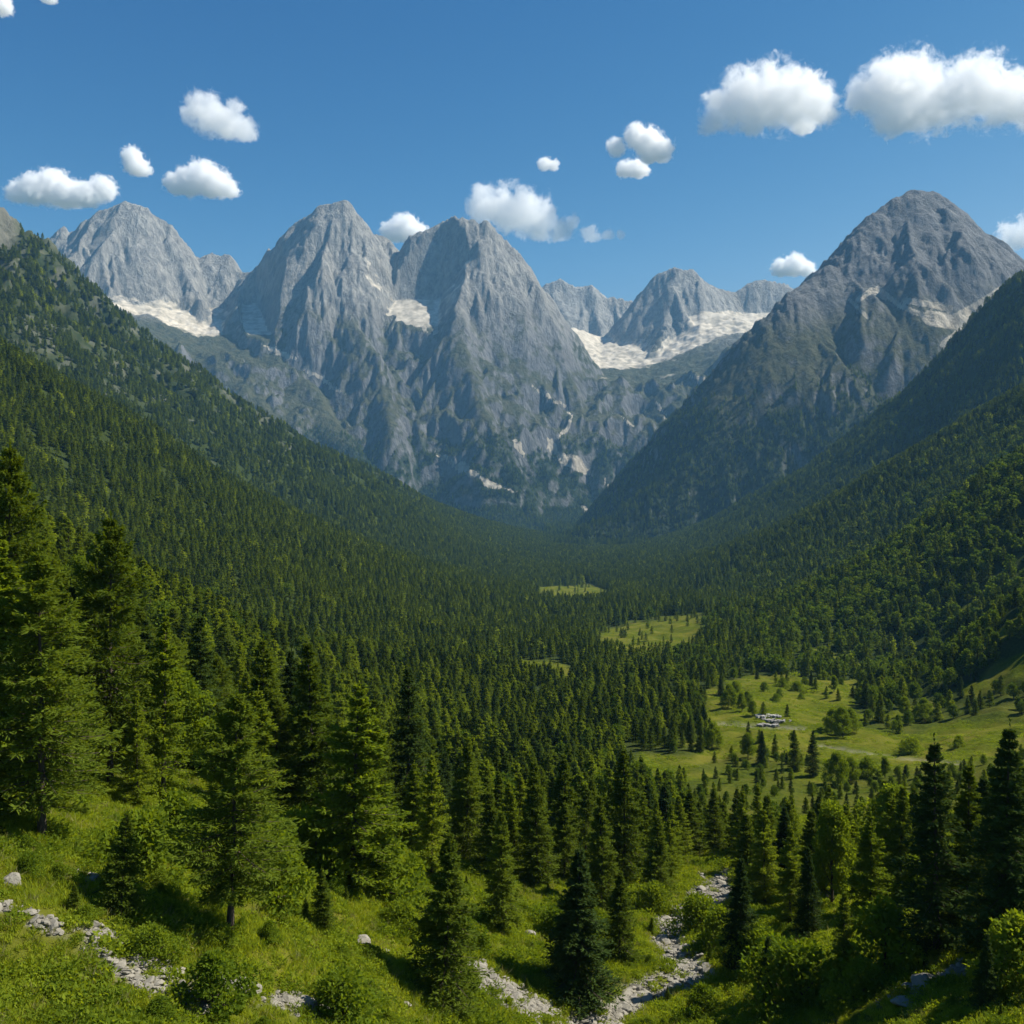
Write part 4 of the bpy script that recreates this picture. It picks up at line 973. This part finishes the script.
# stones of the stream bed and scree: the larger ones one by one, the gravel as stuff
wst = grav * (GD < 130) * (GPX > -60) * (GPX < 1084)
q, qp = sample(strm ** 2 * (GPY > 905), 110)
for p, px in zip(q, qp):
    o = bpy.data.objects.new('stone', RM[int(rng.integers(0, 6))]); COL.objects.link(o); s = rng.uniform(0.28, 0.62)
    o.location = (p[0], p[1], p[2] + 0.1 * s); o.scale = (s, s, s * rng.uniform(0.7, 1.1)); o.rotation_euler = (rng.normal(0, .3), rng.normal(0, .3), rng.uniform(0, 6.28))
    tag(o, 'pale angular stone lying among others in the dry stream bed', 'stone', 'larger stones of the dry stream bed')
lowrock = [bpy.data.objects.new('pebble', m) for m in (rock_mesh(130, 2), rock_mesh(131, 2), rock_mesh(132, 2))]
for o in lowrock: o.data.materials.append(stone)
q, qp = sample((np.maximum(wst, 0) * np.where(GPX < 560, 2.2, 1.0)) ** 1.3, 13000); s = rng.lognormal(-2.4, 0.55, len(q))
scatter('gravel', q + np.stack([np.zeros(len(q))] * 2 + [0.25 * s], -1), rng.uniform(0, 6.28, (len(q), 3)) * np.array([.1, .1, 1]), np.stack([s * 1.2, s, s * .9], -1), rng.integers(0, 3, len(q)), lowrock,
        'loose pale stones and gravel in the stream bed and scree patches', 'gravel')
# pale ruined walls in the meadow: low roofless pens of white stone
def box(cx, cy, cz, sx, sy, sz, rz=0.0, jit=0.0, g=random):
    c, s_2 = math.cos(rz), math.sin(rz); V = []
    for dx in (-1, 1):
        for dy in (-1, 1):
            for dz in (-1, 1):
                x, y = dx * sx / 2 + g.uniform(-jit, jit), dy * sy / 2 + g.uniform(-jit, jit)
                V.append((cx + x * c - y * s_2, cy + x * s_2 + y * c, cz + dz * sz / 2 + g.uniform(-jit, jit)))
    return np.array(V), np.array([[0, 1, 3, 2], [4, 6, 7, 5], [0, 4, 5, 1], [2, 3, 7, 6], [0, 2, 6, 4], [1, 5, 7, 3]])
white = stone_mat('bleached_stone', (0.17, 0.16, 0.14), (0.46, 0.45, 0.43), 0.8)
for px, py, w, dp, lab in ((768, 716, 8.5, 4, 'long low bleached stone heap in the valley meadow, the rear one of the three'), (778, 721, 9.5, 4, 'middle bleached stone heap in the valley meadow, widest of the three'),
                           (768, 725, 7.0, 3, 'front bleached stone heap in the valley meadow, nearest the track')):
    x, y, z = ground_at(px, py); parts = []
    for k in range(34):
        ox, oy = random.uniform(-w / 2, w / 2), random.uniform(-dp / 2, dp / 2); sz = random.choice((0.4, 0.5, 0.7, 1.1))
        v_, f_ = box(ox, oy, 0.05 + 0.22 * random.random(), sz * 1.5, sz, sz * 0.6, random.uniform(0, 3), 0.12); parts.append((v_, f_))
    m = np_mesh('stone_heap', *merge(parts)); o = link('stone_heap', m, white, loc=(x, y, z)); tag(o, lab, 'stone heap')
x, y, z = ground_at(762, 714); 

# ------------------------------------------------------------------ clouds (beyond and above the mountains)
def cloud_mat(c0, subs, base):
    """vapour that thins out towards the edge of every puff; noise frays it, the underside is cut flat"""
    nt = NT('cloud_vapour'); p = nt.pos(); best = None
    for (x, y, z, r) in subs:
        d = nt.n('ShaderNodeVectorMath', operation='DISTANCE', i={0: p, 1: (c0[0] + x, c0[1] + y, c0[2] + z)}).outputs['Value']
        f = nt.math('MULTIPLY_ADD', d, -1.0 / r, 1.0)
        best = f if best is None else nt.math('SMOOTH_MAX', best, f, 0.12)
    zc = nt.n('ShaderNodeSeparateXYZ', i={0: p}).outputs[2]
    flat = nt.rng(zc, c0[2] + base - 60, c0[2] + base + 40, 0.55, 0.0)
    nz = nt.noise(0.0055 if max(q[3] for q in subs) > 260 else 0.0125, 8, 0.68, p, 0.4)
    f = nt.math('ADD', best, nt.math('MULTIPLY', nt.math('SUBTRACT', nz, 0.52 if max(q[3] for q in subs) > 260 else 0.50), 2.8 if max(q[3] for q in subs) > 260 else 2.1))
    f = nt.math('SUBTRACT', f, flat)
    dn = nt.rng(f, 0.02, 0.26, 0.0, 0.0058 if max(q[3] for q in subs) > 260 else 0.02)
    v = nt.n('ShaderNodeVolumePrincipled', i={'Color': (1, 1, 1, 1), 'Density': dn, 'Anisotropy': 0.25})
    nt.t.links.new(v.outputs[0], nt.out.inputs['Volume']); nt.m.cycles.volume_step_rate = 0.35
    return nt.m
CD_ = 12500.0
def cloud(blobs, label, dist=CD_):
    """blobs: (px, py, radius) in frame units at the cloud's distance"""
    import bmesh
    from mathutils import Vector
    cx = sum(b[0] for b in blobs) / len(blobs); cy = sum(b[1] for b in blobs) / len(blobs)
    c0 = P(cx, cy, dist); bm = bmesh.new(); g = random.Random(int(cx * 7 + cy)); subs = []
    for (bx, by, br) in blobs:
        c = P(bx, by, dist + g.uniform(-0.5, 0.5) * br / F * dist) - c0
        subs.append((c[0], c[1], c[2], br / F * dist * (1.28 if br > 11 else 1.42)))
    base = min(c[2] - 0.62 * c[3] for c in subs)
    for (x, y, z, s) in subs:
        r = bmesh.ops.create_icosphere(bm, subdivisions=3, radius=s * 1.35)
        for v_ in r['verts']: v_.co += Vector((x, y, z))
    m = bpy.data.meshes.new('cloud'); bm.to_mesh(m); bm.free(); m.materials.append(cloud_mat(c0, subs, base))
    o = bpy.data.objects.new('cloud', m); COL.objects.link(o); o.location = c0
    rm = o.modifiers.new('hull', 'REMESH'); rm.mode = 'VOXEL'; rm.voxel_size = max(16, max(b[2] for b in blobs) / F * dist / 8)
    tag(o, label, 'cloud'); return o
CL = [
 ([(0, 6, 9), (-8, 0, 12)], 'small cloud scrap in the top left corner of the sky'),
 ([(48, -2, 6)], 'tiny white wisp touching the top edge near the left corner'),
 ([(188, 115, 8), (202, 108, 14), (213, 118, 17), (228, 122, 17), (244, 131, 11)], 'bright puffy cloud high on the left, above the flat-based one'),
 ([(133, 158, 8), (137, 167, 9), (146, 171, 5)], 'small comma-shaped cloud left of the flat-based one'),
 ([(16, 193, 8), (34, 190, 13), (52, 187, 15), (68, 196, 14), (86, 196, 12), (103, 189, 10)], 'thin wide cloud low on the left above the leftmost peak'),
 ([(176, 184, 9), (190, 182, 13), (203, 176, 13), (214, 184, 14), (229, 190, 8)], 'flat-based white cloud between the two leftmost peaks'),
 ([(392, 232, 9), (405, 229, 11), (417, 235, 9)], 'small cloud peeping out between the two central peaks'),
 ([(486, 206, 17), (504, 210, 19), (524, 212, 20), (542, 224, 16), (560, 230, 11), (572, 222, 6), (590, 235, 8), (608, 235, 5), (622, 234, 4)], 'long white cloud trailing right from the central double summit'),
 ([(545, 165, 6), (553, 166, 5)], 'tiny cloud alone in the blue above the long central cloud'),
 ([(616, 147, 7), (636, 136, 9), (647, 142, 11), (660, 150, 10), (648, 158, 6)], 'upper piece of the broken cloud right of centre'),
 ([(625, 170, 7), (638, 170, 8)], 'lower scrap of the broken cloud right of centre'),
 ([(712, 124, 12), (728, 108, 20), (748, 98, 24), (772, 96, 27), (798, 100, 25), (820, 108, 16), (750, 122, 14)], 'large white cumulus above the gap left of the right peak'),
 ([(800, 129, 6), (808, 129, 5)], 'small scrap under the right end of the large cumulus'),
 ([(864, 97, 16), (885, 88, 24), (908, 85, 28), (930, 102, 26), (952, 100, 22), (975, 88, 27), (1000, 98, 24), (1022, 104, 20), (895, 118, 20), (1045, 98, 22)], 'widest white cumulus bank above the right peak, running off the right edge'),
 ([(782, 269, 8), (794, 266, 9), (806, 269, 7)], 'little white cloud touching the left flank of the right peak'),
 ([(1014, 238, 14), (1032, 234, 16), (1006, 230, 7)], 'white cloud behind the right shoulder of the right peak'),
]
for q, (bl_, lab) in enumerate(CL): cloud(bl_, lab, 12500 + (0, 0, 0, 900, 0, -1300, 0, 0, 0, 0, 1500, 0, 1300, 0, 2400, 1200)[q])

# ------------------------------------------------------------------ haze
nt = NT('valley_haze')
v = nt.n('ShaderNodeVolumePrincipled', i={'Color': (0.27, 0.62, 1.0, 1), 'Density': 3.7e-5, 'Anisotropy': 0.0})
nt.t.links.new(v.outputs[0], nt.out.inputs['Volume'])
X0, X1, Y0, Y1, Z0, Z1 = -11000, 11000, -1500, 9700, -421.0, 2500
V = np.array([(x, y, z) for x in (X0, X1) for y in (Y0, Y1) for z in (Z0, Z1)], float)
m = np_mesh('haze', V, np.array([[0, 1, 3, 2], [4, 6, 7, 5], [0, 4, 5, 1], [2, 3, 7, 6], [0, 2, 6, 4], [1, 5, 7, 3]]))
tag(link('haze', m, nt.m), 'thin blue mountain haze filling the valley air', 'haze', None, 'stuff')

# ------------------------------------------------------------------ light, sky, camera
w = bpy.data.worlds.new('World'); SC.world = w; w.use_nodes = True
t = w.node_tree; bg = t.nodes['Background']
sk = t.nodes.new('ShaderNodeTexSky'); sk.sky_type = 'NISHITA'; sk.sun_disc = False
sk.sun_elevation = SUN_EL; sk.sun_rotation = SUN_AZ; sk.altitude = 1600; sk.air_density = 1.0; sk.dust_density = 0.2; sk.ozone_density = 6.0
# clear, dry mountain air: deepen the zenith channel by channel, keep the pale horizon
sep = t.nodes.new('ShaderNodeSeparateColor'); com = t.nodes.new('ShaderNodeCombineColor'); t.links.new(sk.outputs[0], sep.inputs[0])
for ch, (k_, g_, mx_) in enumerate(((0.36, 3.1, 3.0), (0.475, 1.68, 4.4), (0.818, 1.0, 6.0))):
    pw = t.nodes.new('ShaderNodeMath'); pw.operation = 'POWER'; pw.inputs[1].default_value = g_; t.links.new(sep.outputs[ch], pw.inputs[0])
    ml = t.nodes.new('ShaderNodeMath'); ml.operation = 'MULTIPLY'; ml.inputs[1].default_value = k_; t.links.new(pw.outputs[0], ml.inputs[0])
    mn_ = t.nodes.new('ShaderNodeMath'); mn_.operation = 'MINIMUM'; mn_.inputs[1].default_value = mx_; t.links.new(ml.outputs[0], mn_.inputs[0]); t.links.new(mn_.outputs[0], com.inputs[ch])
t.links.new(com.outputs[0], bg.inputs[0]); bg.inputs[1].default_value = 0.075
sun = bpy.data.lights.new('sun', 'SUN'); sun.energy = 5.0; sun.angle = math.radians(0.53); sun.color = (1.0, 0.94, 0.82)
so = bpy.data.objects.new('sun', sun); COL.objects.link(so)
from mathutils import Vector
sd = Vector((math.cos(SUN_EL) * math.sin(SUN_AZ), math.cos(SUN_EL) * math.cos(SUN_AZ), math.sin(SUN_EL)))
so.rotation_euler = sd.to_track_quat('Z', 'Y').to_euler(); so.location = sd * 200
cam = bpy.data.cameras.new('camera'); cam.sensor_width = 36; cam.lens = 36 * F / 1024; cam.clip_start = 0.5; cam.clip_end = 60000
co = bpy.data.objects.new('camera', cam); COL.objects.link(co); co.rotation_euler = (math.pi / 2, 0, 0); SC.camera = co
SC.render.engine = 'CYCLES'
cy = SC.cycles
cy.use_denoising = True; cy.max_bounces = 14; cy.diffuse_bounces = 3; cy.transmission_bounces = 4; cy.volume_bounces = 14; cy.transparent_max_bounces = 8
cy.volume_step_rate = 1.0; cy.volume_max_steps = 256
SC.view_settings.view_transform = 'Standard'; SC.view_settings.look = 'None'; SC.view_settings.exposure = 0.8; SC.view_settings.gamma = 1.0
